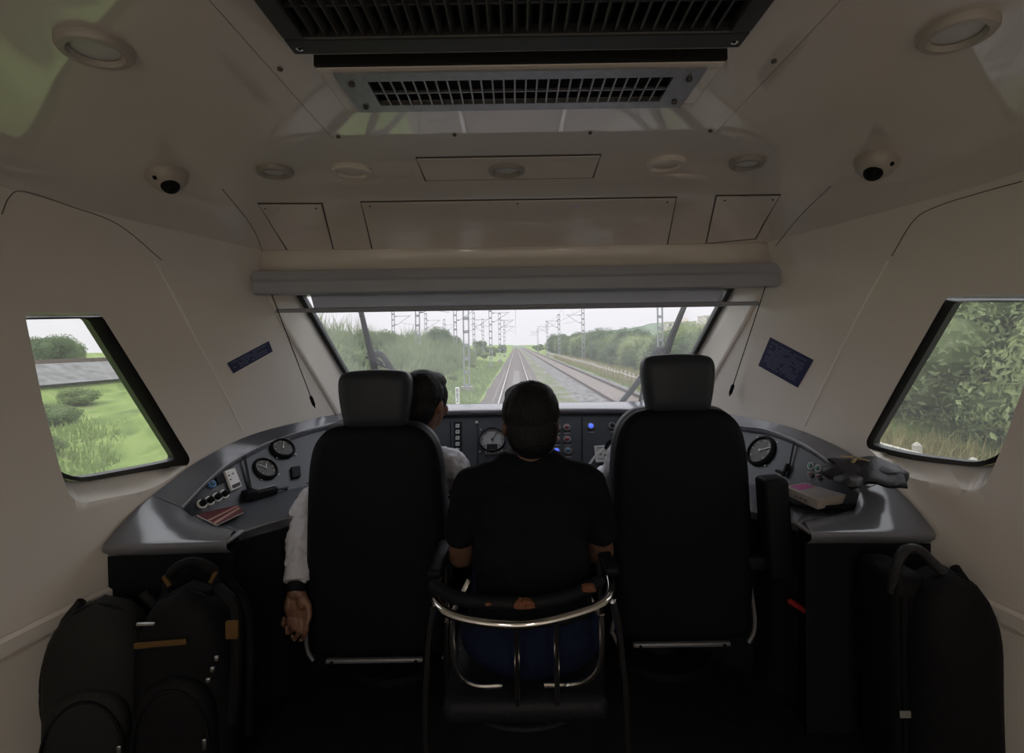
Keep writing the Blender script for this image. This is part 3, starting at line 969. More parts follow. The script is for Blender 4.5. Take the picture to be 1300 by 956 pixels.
# pale meter card on the left wing
def deskquad(c, n_off):
    return [dhit(*q)[0] + dhit(*q)[1] * n_off for q in c]
def quadplate(c, off, th):
    q = deskquad(c, off); nn = (q[1] - q[0]).cross(q[3] - q[0]).normalized()
    if nn.y > 0: nn = -nn
    return MB().plate([[q[0], q[1]], [q[3], q[2]]], nn, th), nn
mb, nn = quadplate([(282.5, 600), (295.5, 596), (304.5, 619), (292, 625)], .002, .012)
meter = mb.build('meter_unit', M_white, desk, smooth=False, bevel=.001)
mb, nn = quadplate([(291.3, 618.5), (301.3, 614), (303, 618), (293, 623)], .0145, .0006)
mb.build('meter_display', M_ink, meter, smooth=False)
for q in ((288, 606), (293, 603.5), (290, 611)):
    p, n = dhit(*q)
    MB().lathe([(.003, .014), (.003, .016), (.001, .017)], p, n, 10).build('meter_screw', M_greydk, meter)
mb, nn = quadplate([(272, 606), (281, 602), (285, 612), (276, 616)], .001, .006)
mb.build('switch_block', M_black, desk, smooth=False, bevel=.001)
mb, nn = quadplate([(368, 595), (380, 593), (381, 606), (370, 609)], .001, .012)
mb.build('socket', M_black, desk, smooth=False, bevel=.002)
# panel joints
for c in ([(308, 577), (310.5, 576), (322, 634), (319, 636)], [(1008, 560), (1009.5, 560.5), (1001, 606), (999.5, 605.5)], [(571.5, 536), (572.5, 536), (572.5, 600), (571.5, 600)], [(606, 536), (607, 536), (607, 600), (606, 600)], [(738, 530), (739.5, 530), (739.5, 598), (738, 598)]):
    try:
        mb, nn = quadplate(c, .0005, .003); mb.build('panel_joint', M_black, desk, smooth=False)
    except RuntimeError: pass
# right wing latch lever
p, n, M3 = frame_at(1000, 598)
MB().rbox(p + n * .012, (.014, .055, .014), .004, M3).rbox(p + n * .014 + M3 @ V((-.02, -.015, 0)), (.045, .012, .014), .004, M3).build('latch_lever', M_black, desk)
# column of square illuminated legends
mb, nn = quadplate([(576, 536), (586.5, 536), (586.5, 585), (576, 585)], .0008, .003)
strip = mb.build('legend_strip', M_black, desk, smooth=False)
for y in (541, 548.7, 556.4, 564, 571.8, 579.5):
    p, n, M3 = frame_at(581, y)
    mb = MB()
    q = MB(); s_ = .0072; t_ = .0032
    for dx, dy, sx, sy in ((0, s_, 2 * s_ + t_, t_), (0, -s_, 2 * s_ + t_, t_), (s_, 0, t_, 2 * s_), (-s_, 0, t_, 2 * s_)):
        mb.box(p + M3 @ V((dx, dy, .0048)), (sx, sy, .0012), M3)
    mb.box(p + M3 @ V((0, 0, .0045)), (s_ * .9, s_ * .5, .001), M3)
    mb.build('legend_key', M_print, strip, smooth=False)
p, n, M3 = frame_at(605, 536.5)
MB().lathe([(.008, 0), (.008, .004), (.004, .007)], p, n, 14).build('indicator', M_alu, desk)
# pale screen on the right of the middle panel
mb, nn = quadplate([(754, 567), (777, 566), (777.5, 586.5), (756, 588)], .002, .010)
scr = mb.build('display_unit', mat('pale_display', (.42, .42, .42), .4), desk, smooth=False, bevel=.001)
mb = MB()
for (u, v, w_, h_) in ((757, 569.3, 14, 1.6), (757, 573, 17, .8), (757.5, 576, 6, 3.4), (766, 578, 5, 3), (758, 583, 14, 1)):
    q, nn = quadplate([(u, v), (u + w_, v - .2), (u + w_, v + h_ - .2), (u, v + h_)], .0128, .0005)
    mb.add(q.v, q.f)
mb.build('display_print', mat('display_ink', (.16, .15, .13), .6), scr, smooth=False)
# gooseneck microphone in front of the display
gm = thing('gooseneck_microphone', 'pale bent gooseneck microphone with black tip beside the right driver seat', 'microphone', dhit(744, 594)[0])
pts = smooth_pts([at(741, 600, 2.32), at(747, 591, 2.30), at(755, 580, 2.26), at(763, 572.5, 2.22), at(770, 568, 2.19)], 5)
MB().tube(pts, .0052, 8).build('neck', M_white, gm)
MB().tube([at(769, 569, 2.19), at(773, 562, 2.17), at(776, 558.5, 2.16)], [.008, .011, .008], 10).build('capsule', M_black, gm)
MB().lathe([(.022, 0), (.022, .012), (.012, .02)], dhit(741, 600)[0], dhit(741, 600)[1], 16).build('base', M_black, gm)

# dark doors and a red pull handle on the lower right front
for sg in (1, -1):
    q = [V((sg * .955, 1.66, .80)), V((sg * .985, 1.79, .80))]
rp = at(1019, 773, 1.715)
MB().rbox(rp, (.10, .02, .018), .006, rot=Matrix.Rotation(radians(-55), 3, 'Z') @ Matrix.Rotation(radians(12), 3, 'Y')).build('pull_handle', mat('red_handle', (.30, .02, .02), .4), desk)

# ================================================================ THINGS ON THE DESK
# handset lying at the foot of the left panel
c = [dhit(310, 633)[0], dhit(349, 624)[0]]
a = atz(311, 636, .938); b2 = atz(350, 625, .938)
hs = thing('telephone_handset', 'black handset lying below the left gauges on the desk', 'handset', (a + b2) / 2 - V((0, 0, .012)))
d = (b2 - a); M3 = rot_to(d)
MB().rbox((a + b2) / 2 + V((0, 0, .012)), (.045, d.length, .034), .010, M3).build('grip', M_black, hs)
MB().rbox(a + d.normalized() * .02 + V((0, 0, .018)), (.055, .05, .046), .012, M3).build('earpiece', M_black, hs)
MB().rbox((a + b2) / 2 + V((0, 0, .031)) + d.normalized() * .02, (.008, d.length * .7, .004), .0015, M3).build('grip_strip', M_edge, hs)
MB().tube(smooth_pts([b2 + V((0, 0, .012)), b2 + d.normalized() * .05 + V((0, .0, .006)), atz(366, 620, .934), atz(385, 615, .934), atz(396, 613, .934)], 6), .006, 8).build('cord', M_greydk, hs)

# red booklet with pale stripes
q = [atz(250, 657, .953), atz(301, 645, .935), atz(309, 653.5, .932), atz(275, 670, .944)]
bk = thing('booklet', 'red booklet with two pale stripes on the left end of the desk', 'booklet', sum(q, V()) / 4)
nn = V((0, 0, 1))
q = [p + V((0, 0, .006)) for p in q]
MB().plate([[q[0], q[1]], [q[3], q[2]]], nn, .004).build('pages', mat('paper', (.5, .48, .44), .7), bk, smooth=False)
qq = [p + V((0, 0, .0042)) for p in q]
MB().plate([[qq[0], qq[1]], [qq[3], qq[2]]], nn, .001).build('cover', mat('red_cover', (.11, .013, .02), .4, var=.3, scale=30), bk, smooth=False)
mb = MB()
for t0, t1 in ((.50, .66), (.80, .93)):
    L = [lerp(lerp(qq[0], qq[3], t), lerp(qq[1], qq[2], t), .62 if False else 0.0) for t in (t0, t1)]
    a0, a1 = lerp(qq[3], qq[2], .18), lerp(qq[0], qq[1], .62)
    u0, u1 = lerp(a0, a1, t0), lerp(a0, a1, t1)
    e0, e1 = lerp(qq[2], qq[1], t0), lerp(qq[2], qq[1], t1)
    a0, a1 = lerp(qq[3], qq[0], t0 - .45), lerp(qq[3], qq[0], t1 - .5)
    mb.plate([[a0 + nn * .0012, e0 + nn * .0012], [a1 + nn * .0012, e1 + nn * .0012]], nn, .0006)
mb.build('cover_stripe', mat('stripe_cream', (.42, .25, .20), .6), bk, smooth=False)

# black flat bag under the box on the right
def blob(name, c, size, m, parent, seed=0, rough=.0, flat=.0, n=24, k=14, rot=0.0, ex=2.6):
    rnd = random.Random(seed)
    ph = [rnd.uniform(0, 6.28) for _ in range(6)]
    rings = []
    for i in range(k + 1):
        th = -pi / 2 + pi * i / k
        cz, sz = cos(th), sin(th)
        cz = abs(cz) ** (2 / ex); sz = math.copysign(abs(sz) ** (2 / ex), sz)
        r = []
        for j in range(n):
            a = 2 * pi * j / n
            ca, sa = cos(a), sin(a)
            x = math.copysign(abs(ca) ** (2 / ex), ca) * cz; y = math.copysign(abs(sa) ** (2 / ex), sa) * cz
            w = 1 + rough * (sin(3 * a + ph[0] + 2 * th) * .5 + sin(5 * a + ph[1] - 3 * th) * .35 + sin(2 * th * 3 + ph[2] + a) * .4)
            p = V((x * size[0] / 2 * w, y * size[1] / 2 * w, sz * size[2] / 2 * w))
            if p.z < -size[2] * flat: p.z = -size[2] * flat
            p = Matrix.Rotation(rot, 3, 'Z') @ p
            r.append(V(c) + p)
        rings.append(r)
    return MB().loft(rings)
M_nyl = mat('black_nylon', (0.008, 0.008, 0.009), 0.7, spec=.12, bump=.25, bscale=60)
M_nylg = mat('charcoal_nylon', (0.024, 0.023, 0.027), 0.5, spec=.3, bump=.3, bscale=40)
c0 = atz(1045, 640, .93)
bg_ = thing('document_bag', 'flat black bag lying under the cream box on the right desk end', 'bag', c0)
blob('b', c0 + V((0.0, .0, .018)), (.30, .30, .036), M_nyl, None, 4, .06, rot=.5).build('body', M_nyl, bg_)
MB().tube([c0 + V((.15 * cos(t), .15 * sin(t), .03 + .01 * sin(3 * t))) for t in [i / 16 * 2 * pi for i in range(16)]], .007, 8, closed=True).build('rim_piping', M_nyl, bg_)
e_ = atz(1095, 622, .95)
mb = MB()
mb.tube(smooth_pts([e_ + V((-.04, .02, .01)), e_ + V((-.01, -.02, .03)), e_ + V((.03, -.01, .02)), e_ + V((.05, -.06, .005))], 6), .012, 8)
mb.build('strap', M_nyl, bg_)
mb = MB()
mb.tube(smooth_pts([e_ + V((-.06, -.03, .006)), e_ + V((-.02, .0, .022)), e_ + V((.02, .03, .014)), e_ + V((.07, .0, .012))], 6), .010, 8)
mb.build('strap', M_nyl, bg_)
# cream box
zb_, ztp = .955, .995
tq = [atz(996, 617, ztp), atz(1031, 611, ztp), atz(1081, 626.5, ztp), atz(1038, 635, ztp)]
ctr = sum(tq, V()) / 4
bq = [ctr + (p - ctr) * .93 - V((0, 0, .036)) for p in tq]
M_card = mat('cream_card', (0.42, 0.375, 0.32), 0.65, var=.08, scale=50)
bx = thing('medicine_box', 'cream cardboard box with pink label on the right desk end', 'box', bq[0] * .5 + bq[2] * .5)
MB().loft([bq, tq]).build('carton', M_card, bx, smooth=False, bevel=.002)
def tqp(u, v, h=.0006): return lerp(lerp(tq[0], tq[1], u), lerp(tq[3], tq[2], u), v) + V((0, 0, h))
def tpl(u0, u1, v0, v1, m_, nm, h=.0005):
    MB().plate([[tqp(u0, v0, h), tqp(u1, v0, h)], [tqp(u0, v1, h), tqp(u1, v1, h)]], V((0, 0, 1)), .0004).build(nm, m_, bx, smooth=False)
tpl(.06, .94, .06, .94, mat('grey_label', (.33, .30, .285), .6), 'lid_label')
tpl(.10, .62, .08, .38, mat('pink_label', (.42, .09, .26), .6, var=.2, scale=60), 'pink_print', .001)
tpl(.70, .90, .20, .26, M_ink, 'lid_lettering', .001)
tpl(.70, .84, .30, .34, M_ink, 'lid_lettering', .001)
for k in range(3):
    u0 = .3 + .15 * k
    a = lerp(tq[0], tq[3], u0) * .55 + lerp(bq[0], bq[3], u0) * .45; b2 = lerp(tq[0], tq[3], u0 + .1) * .55 + lerp(bq[0], bq[3], u0 + .1) * .45
    nn = (tq[3] - tq[0]).cross(V((0, 0, 1))).normalized()
    if nn.y > 0: nn = -nn
    MB().plate([[a + nn * .0006, b2 + nn * .0006], [a - V((0, 0, .008)) + nn * .0006, b2 - V((0, 0, .008)) + nn * .0006]], nn, .0005).build('side_lettering', mat('brown_ink', (.18, .13, .10), .7), bx, smooth=False)
# dark satchel slumped against the cowl
c0 = at(1103, 605, 1.70)
st_ = thing('satchel', 'dark grey soft satchel slumped on the desk below the right window', 'bag', c0 - V((0, 0, .04)))
M3z = Matrix.Rotation(-.25, 3, 'Z')
blob('s', c0 + V((.0, .03, .004)), (.255, .14, .075), M_nylg, None, 11, .05, rot=-.25, flat=.30).build('body', M_nylg, st_)
# flap folded over the front with a piped edge
rows = []
for i in range(9):
    t = i / 8
    r_ = []
    for j in range(13):
        u = -1 + 2 * j / 12
        r_.append(c0 + M3z @ V((u * .105 * (1 - .25 * t), .05 - .12 * t, .040 + .010 * cos(u * 2.0) - .055 * t ** 1.8 + .006 * sin(5 * u + 3 * t))))
    rows.append(r_)
MB().plate(rows, V((0, -.3, 1)).normalized(), .006).build('flap', M_nylg, st_, ang=70)
MB().tube([r[0] for r in rows] + rows[-1][1:] + [r[-1] for r in rows[-2::-1]], .0045, 8).build('zip_piping', M_nyl, st_)
blob('s', c0 + V((-.085, -.03, -.012)), (.085, .08, .055), M_nylg, None, 13, .08, rot=.3).build('side_pocket', M_nylg, st_)
ky = thing('key_bunch', 'small bunch of brass keys on top of the dark satchel', 'keys', c0 + V((-.02, .03, .035)))
M_brass = mat('aged_brass', (.35, .27, .12), .4, metal=.8)
MB().tube([c0 + V((-.02 + .014 * cos(t), .03 + .012 * sin(t), .052)) for t in [i / 14 * 2 * pi for i in range(14)]], .0015, 6, closed=True).build('ring', M_brass, ky)
for k in range(5):
    a = .6 + k * 1.1
    MB().rbox(c0 + V((-.02 + .03 * cos(a), .03 + .026 * sin(a), .052 + .004 * (k % 3))), (.034, .011, .003), .001, Matrix.Rotation(a, 3, 'Z') @ Matrix.Rotation(.3 * (k % 2), 3, 'Y')).build('key', M_brass, ky)
# ================================================================ DRIVER SEATS
def outline_loft(mb, half, cx, ys, insets, mirror=True):
    """half: (halfwidth, z) going from bottom to top; rings along Y, inset towards the middle"""
    zs = [z for _, z in half]; zc = (min(zs) + max(zs)) / 2
    P = smooth_pts([V((w, 0, z)) for w, z in half], 5)
    loop = [(p.x, p.z) for p in P] + [(-p.x, p.z) for p in P[::-1]]
    W = max(p.x for p in P); H = (max(zs) - min(zs)) / 2
    rings = []
    for y, ins in zip(ys, insets):
        sx, sz = (W - ins) / W, (H - ins) / H
        rings.append([V((cx + x * sx, y, zc + (z - zc) * sz)) for x, z in loop])
    return mb.loft(rings)

M_seatback = mat('seat_back_shell', (0.006, 0.007, 0.009), 0.6, spec=.10, bump=.1, bscale=200)
M_seatpad = mat('seat_leather', (0.028, 0.033, 0.042), 0.45, spec=.28, bump=.12, bscale=160)
M_frame = mat('seat_frame_grey', (0.20, 0.20, 0.21), 0.4, metal=.4)
def seat(cx, dz, label, rail_side, raised_arm):
    root = thing('driver_seat', label, 'seat', (cx, 2.05, FZ), 'driver seats')
    Y = 1.79
    half = [(.001, .437), (.10, .437), (.185, .440), (.228, .452), (.242, .50), (.252, .62), (.252, .80), (.247, .95), (.242, 1.06), (.234, 1.14), (.215, 1.205), (.175, 1.250), (.12, 1.268), (.001, 1.272)]
    half = [(w, z + dz) for w, z in half]
    outline_loft(MB(), half, cx, [Y, Y + .006, Y + .022, Y + .05, Y + .07], [.045, .022, .004, 0, .012]).build('back_shell', M_seatback, root, ang=60)
    outline_loft(MB(), half, cx, [Y + .045, Y + .06, Y + .09, Y + .125, Y + .145], [.018, .001, -.004, .008, .05]).build('backrest', M_seatpad, root, ang=60)
    hh = [(.001, 1.252), (.08, 1.252), (.108, 1.258), (.118, 1.29), (.128, 1.35), (.132, 1.40), (.128, 1.435), (.108, 1.456), (.06, 1.463), (.001, 1.465)]
    hh = [(w, z + dz) for w, z in hh]
    outline_loft(MB(), hh, cx, [Y + .004, Y + .012, Y + .035, Y + .075, Y + .10, Y + .115], [.04, .014, .001, 0, .012, .04]).build('headrest', M_seatpad, root, ang=70)
    for s in (-1, 1):
        MB().tube([V((cx + s * .06, Y + .06, 1.20 + dz)), V((cx + s * .06, Y + .06, 1.30 + dz))], .007, 8).build('headrest_post', M_frame, root)
    MB().rbox((cx - .01, Y + .02, .424 + dz), (.35, .02, .016), .006).build('frame_bar', M_frame, root)
    for s in (-1, 1):
        MB().lathe([(.006, -.012), (.006, -.016), (.003, -.019)], (cx + s * .15 - .01, Y + .02, .424 + dz), (0, 1, 0), 10).build('bolt', M_black, root)
    for s in (-1, 1):
        z0, z1 = (.42, .62) if s == rail_side else (.42, .52)
        MB().tube(smooth_pts([V((cx + s * .245, Y + .03, z1 + dz)), V((cx + s * .258, Y + .03, (z0 + z1) / 2 + dz)), V((cx + s * .255, Y + .03, z0 + .04 + dz)), V((cx + s * .235, Y + .03, z0 + dz))], 5), .007, 8).build('side_rail', M_frame, root)
    MB().rbox((cx, 2.14, .655 + dz), (.50, .50, .12), .045).build('seat_cushion', M_seatpad, root)
    MB().rbox((cx, 2.13, .57 + dz), (.44, .44, .06), .01).build('seat_pan', M_black, root)
    MB().lathe([(.075, .30), (.075, .02), (.20, .02), (.20, -.01)][::-1], (cx, 2.12, FZ + .01), (0, 0, 1), 24).build('pedestal', M_black, root)
    if raised_arm:
        MB().rbox((cx + .312, 1.775, .895), (.086, .09, .35), .018, rot=Matrix.Rotation(radians(-3), 3, 'Y')).build('armrest', M_black, root)
        MB().rbox((cx + .262, 1.80, .76), (.08, .05, .05), .012).build('armrest_bracket', M_black, root)
        MB().rbox((cx - .29, 2.05, .88), (.05, .30, .05), .018).build('armrest', M_black, root)
    else:
        MB().rbox((cx + .29, 2.05, .86), (.05, .30, .05), .018).build('armrest', M_black, root)
    return root
seat(-.515, 0.0, 'black high-backed driver seat on the left, man in white shirt beside its headrest', -1, False)
seat(.588, .04, 'black high-backed driver seat on the right with raised armrest block', 1, True)

# ================================================================ CHROME CHAIR IN THE MIDDLE
root = thing('tube_chair', 'chrome tube chair with worn padded back hoop behind the man in black', 'chair', (.01, 1.5, FZ))
zh = .842
hoop = smooth_pts([V((-.235, 1.66, .872)), V((-.24, 1.48, .862)), V((-.222, 1.36, .852)), V((-.14, 1.295, .845)), V((.0, 1.272, .842)), V((.13, 1.30, .848)), V((.235, 1.36, .858)), V((.262, 1.48, .866)), V((.262, 1.66, .876))], 8)
MB().tube(hoop, .0125, 12).build('back_hoop', M_chrome, root)
pad = smooth_pts([V((-.245, 1.40, .888)), V((-.17, 1.335, .882)), V((-.08, 1.315, .878)), V((.03, 1.307, .878)), V((.13, 1.332, .884)), V((.23, 1.392, .896))], 8)
MB().tube(pad, [.010] + [.018] * (len(pad) - 2) + [.010], 12).build('back_pad', M_black, root)
M_foam = mat('worn_orange_foam', (.15, .055, .026), .9, var=.4, scale=120, bump=.6, bscale=200)
for c_, s_ in ((V((.012, 1.288, .880)), (.054, .03, .040)), (V((.182, 1.345, .892)), (.044, .03, .032)), (V((-.082, 1.298, .880)), (.018, .012, .012))):
    blob('f', c_, s_, M_foam, None, int(abs(c_.x) * 1000), .12, n=14, k=8).build('worn_foam_patch', M_foam, root)
for s, xa in ((-1, -.243), (1, .264)):
    MB().rbox((xa, 1.56, .893), (.042, .24, .026), .011).build('armrest_pad', M_black, root)
    MB().tube([V((.015 + s * .188, 1.75, .735)), V((.015 + s * .232, 1.735, .655)), V((xa * 1.03, 1.73, .60))], .013, 10).build('arm_support', M_chrome, root)
    MB().tube(smooth_pts([V((xa * .96, 1.36, .852)), V((xa * 1.02, 1.365, .76)), V((xa * 1.08, 1.37, .55)), V((xa * 1.1, 1.38, FZ + .01))], 6), .011, 10).build('leg', M_chrome, root)
    MB().tube(smooth_pts([V((xa, 1.66, .872)), V((xa * 1.03, 1.72, .80)), V((xa * 1.05, 1.74, .55)), V((xa * 1.08, 1.76, FZ + .01))], 6), .011, 10).build('leg', M_chrome, root)
    xs = -.178 if s < 0 else .212
    MB().tube(smooth_pts([V((xs, 1.315, .842)), V((xs * 1.0, 1.312, .76)), V((xs * .93, 1.318, .69)), V((xs * .7, 1.34, .645)), V((xs * .3, 1.36, .63))], 6), .0085, 10).build('back_stay', M_chrome, root)
for x in (-.010, .092):
    MB().tube([V((x, 1.275 + abs(x) * .12, .84)), V((x, 1.30, .62))], .007, 10).build('back_spindle', M_chrome, root)
MB().rbox((.01, 1.52, .585), (.44, .42, .07), .03).build('seat', M_blackleather, root)
MB().tube([V((.01 + .215 * cos(t), 1.52 + .205 * sin(t), .545)) for t in [i / 28 * 2 * pi for i in range(28)]], .010, 8, closed=True).build('seat_frame', M_black, root)

# ================================================================ BAGS ON THE FLOOR
M_yel = mat('yellow_webbing', (.10, .05, .008), .8)
M_zip = mat('zip_metal', (.5, .5, .5), .35, metal=1)
def backpack(label, c, size, rz, m_, accent=None, seed=0, handle=True, group='bags on the cab floor', cat='backpack', pocket=True, nm='backpack'):
    root = thing(nm, label, cat, c, group)
    c = V(c); w, d, h = size
    R = Matrix.Rotation(rz, 3, 'Z')
    def P(x, y, z): return c + R @ V((x, y, z))
    rnd = random.Random(seed)
    def body(w, d, h, y0, z0, pw=2.7, lean=0.0):
        rings = []
        n = 28
        for i in range(19):
            t = i / 18
            # profile: full at the bottom, domed at the top
            k = 1.0 if t < .62 else sqrt(max(0.0, 1 - ((t - .62) / .38) ** 2.4))
            k = max(k, .02) * (0.90 if t < .02 else (0.97 if t < .07 else 1.0))
            wob = 1 + .015 * sin(7 * t + seed)
            r = []
            for j in range(n):
                a = 2 * pi * j / n
                ca, sa = cos(a), sin(a)
                x = math.copysign(abs(ca) ** (2 / pw), ca) * w / 2 * (k if k < 1 else 1) * wob
                y = math.copysign(abs(sa) ** (2 / pw), sa) * d / 2 * (.35 + .65 * k) * (1 + .03 * sin(5 * t + a * 2 + seed))
                r.append(P(x, y0 + y + lean * t, z0 + h * t))
            rings.append(r)
        return MB().loft(rings)
    body(w, d, h, 0, 0).build('main_bag', m_, root, ang=70)
    if pocket:
        body(w * .78, d * .5, h * .62, -d * .42, h * .03, 3).build('front_pocket', m_, root, ang=70)
        pts = [P(w * .36 * cos(a), -d * .69 + .012, h * .33 + h * .27 * sin(a)) for a in [pi * i / 16 for i in range(17)]]
        MB().tube(pts, .005, 6).build('pocket_zip', M_nyl, root)
        MB().rbox(P(w * .34, -d * .68, h * .35), (.012, .008, .03), .003, R).build('zip_pull', M_zip, root)
    pts = [P(w * .50 * cos(a), -d * .12, h * .60 + h * .39 * sin(a)) for a in [pi * i / 20 for i in range(21)]]
    MB().tube(pts, .006, 6).build('main_zip', M_nyl, root)
    if accent:
        MB().rbox(P(-w * .12, -d * .50, h * .80), (w * .5, .006, .016), .002, R).build('accent_band', accent, root)
    if handle:
        pts = smooth_pts([P(-.07, d * .1, h * .96), P(-.06, d * .12, h * 1.05), P(0, d * .12, h * 1.10), P(.06, d * .12, h * 1.05), P(.07, d * .1, h * .96)], 6)
        MB().tube(pts, .014, 8).build('grab_handle', m_, root)
        if accent:
            for s in (-1, 1):
                MB().rbox(P(s * .064, d * .12 - .012, h * 1.02), (.012, .012, .035), .003, R @ Matrix.Rotation(s * .5, 3, 'Y')).build('handle_tab', accent, root)
    for s in (-1, 1):
        pts = smooth_pts([P(s * w * .30, d * .45, h * .95), P(s * w * .50, d * .40, h * .80), P(s * w * .58, d * .2, h * .5), P(s * w * .5, d * .35, h * .15)], 6)
        MB().tube(pts, .013, 8).build('shoulder_strap', m_, root)
    return root
M_bagA = mat('grey_black_nylon', (0.020, 0.020, 0.019), 0.7, spec=.15, bump=.3, bscale=50)
backpack('charcoal backpack with rounded top leaning on the left wall', (-1.225, 1.47, FZ), (.265, .17, .575), radians(16), M_bagA, None, 1, handle=False)
bp = backpack('black backpack with yellow tabs standing before the left desk end', (-.985, 1.50, FZ), (.27, .18, .60), radians(8), M_nyl, M_yel, 5)
c_ = V((-.985, 1.50, FZ))
MB().tube(smooth_pts([c_ + V((.10, -.02, .60)), c_ + V((.17, -.06, .56)), c_ + V((.19, -.09, .44)), c_ + V((.17, -.08, .25))], 6), .015, 8).build('hanging_strap', M_nyl, bp)
MB().rbox(c_ + V((.185, -.10, .52)), (.035, .012, .05), .004).build('strap_badge', M_yel, bp)
for k in range(3):
    MB().rbox(c_ + V((.15 - .012 * k, -.115, .45 - .03 * k)), (.012, .008, .014), .003).build('buckle', M_zip, bp)
MB().rbox(c_ + V((-.04, -.12, .55)), (.05, .008, .008), .002).build('zip_pull', M_zip, bp)
bk2 = backpack('large black rucksack filling the corner by the right wall', (1.222, 1.45, FZ), (.235, .20, .64), radians(-14), M_nyl, None, 8, handle=False, pocket=False)
# slim upright trolley bag in front of it
tr_ = thing('trolley_bag', 'slim upright black trolley bag beside the large rucksack on the right', 'bag', (1.125, 1.51, FZ), 'bags on the cab floor')
MB().rbox((1.125, 1.53, FZ + .32), (.10, .18, .60), .03).build('main_bag', M_nyl, tr_)
MB().tube(smooth_pts([V((1.085, 1.47, FZ + .56)), V((1.088, 1.455, FZ + .64)), V((1.11, 1.45, FZ + .69)), V((1.15, 1.45, FZ + .69)), V((1.18, 1.445, FZ + .66)), V((1.215, 1.43, FZ + .62))], 6), .014, 10).build('carry_handle', M_nylg, tr_)
for k in range(4):
    MB().rbox((1.09 + .023 * k, 1.438, FZ + .34), (.006, .008, .44), .002).build('rib', M_nyl, tr_)
MB().rbox((1.10, 1.434, FZ + .23), (.05, .006, .02), .002).build('name_tag', mat('grey_tag', (.22, .21, .20), .6), tr_)
for s in (-1, 1):
    MB().lathe([(.03, -.012), (.03, .012)], (1.125 + s * .04, 1.45, FZ + .03), (1, 0, 0), 18).build('wheel', M_black, tr_)
MB().rbox((1.075, 1.44, FZ + .035), (.02, .03, .07), .004).build('wheel_guard', mat('grey_plastic', (.16, .16, .16), .5), tr_)
# ================================================================ PEOPLE
def shape_capsule(mb, p0, r0, p1, r1, seg=14):
    p0, p1 = V(p0), V(p1)
    d = (p1 - p0)
    L = d.length
    d = d / L if L > 1e-6 else V((0, 0, 1))
    prof = []
    for i in range(6):
        a = pi / 2 * (1 - i / 5)
        prof.append((max(.0004, r0 * cos(a)), -r0 * sin(a)))
    for i in range(6):
        a = pi / 2 * i / 5
        prof.append((max(.0004, r1 * cos(a)), L + r1 * sin(a)))
    mb.lathe(prof, p0, d, seg)
def shape_ell(mb, c, r, rot=None, n=18, k=12):
    R = rot if rot is not None else Matrix.Identity(3)
    rings = []
    for i in range(k + 1):
        th = -pi / 2 + pi * i / k
        q = max(.002, cos(th))
        rings.append([V(c) + R @ V((r[0] * q * cos(a), r[1] * q * sin(a), r[2] * sin(th))) for a in [2 * pi * j / n for j in range(n)]])
    mb.loft(rings)
def chain(mb, pts, rs):
    for i in range(len(pts) - 1):
        shape_capsule(mb, pts[i], rs[i], pts[i + 1], rs[i + 1])
def fuse(name, mb, m, parent, voxel=.006, sm=6, noise=None):
    base = ORIG.get(parent.name, V()) if parent is not None else V()
    me = mb.mesh(name, m, smooth=True, recalc=True, sub=base)
    o = bpy.data.objects.new(name, me); COL.objects.link(o)
    rm = o.modifiers.new('fuse', 'REMESH'); rm.mode = 'VOXEL'; rm.voxel_size = voxel; rm.use_smooth_shade = True
    s = o.modifiers.new('soften', 'SMOOTH'); s.factor = .5; s.iterations = sm
    dg = bpy.context.evaluated_depsgraph_get()
    new = bpy.data.meshes.new_from_object(o.evaluated_get(dg)); new.name = name
    o.modifiers.clear(); o.data = new
    if noise:
        amp, fr_, sd = noise
        from mathutils import noise as nz
        nr = [v.normal.copy() for v in new.vertices]
        for v, q in zip(new.vertices, nr):
            p = v.co * fr_ + V((sd, sd * 2, 0))
            v.co += q * amp * (nz.noise(V((p.x, p.y, p.z * .55))) + .5 * nz.noise(p * 2.3))
    new.materials.clear(); new.materials.append(m)
    new.polygons.foreach_set('use_smooth', [True] * len(new.polygons))
    if parent is not None:
        o.parent = parent; ORIG[o.name] = base
    return o
def mat_skin(name, c):
    m = mat(name, c, .5, var=.10, scale=14, bump=.05, bscale=300)
    b = m.node_tree.nodes['Principled BSDF']
    b.inputs['Subsurface Weight'].default_value = .08
    b.inputs['Subsurface Radius'].default_value = (.01, .004, .002)
    return m
M_skin = mat_skin('brown_skin', (.20, .105, .065))
M_skin2 = mat_skin('deep_brown_skin', (.13, .070, .045))
M_hair = mat('black_hair', (.007, .007, .008), .55, spec=.25, bump=.5, bscale=160)
M_tee = mat('black_tshirt_cotton', (.007, .008, .011), .9, spec=.1, bump=.25, bscale=35)
M_shirt = mat('white_shirt_cotton', (.55, .55, .60), .85, spec=.2, bump=.3, bscale=25)
M_jeans = mat('blue_denim', (.008, .012, .032), .9, spec=.1, var=.2, scale=30, bump=.2, bscale=60)
M_trou = mat('dark_trousers', (.02, .022, .03), .85)
M_shoe = mat('black_shoe', (.012, .012, .012), .5)

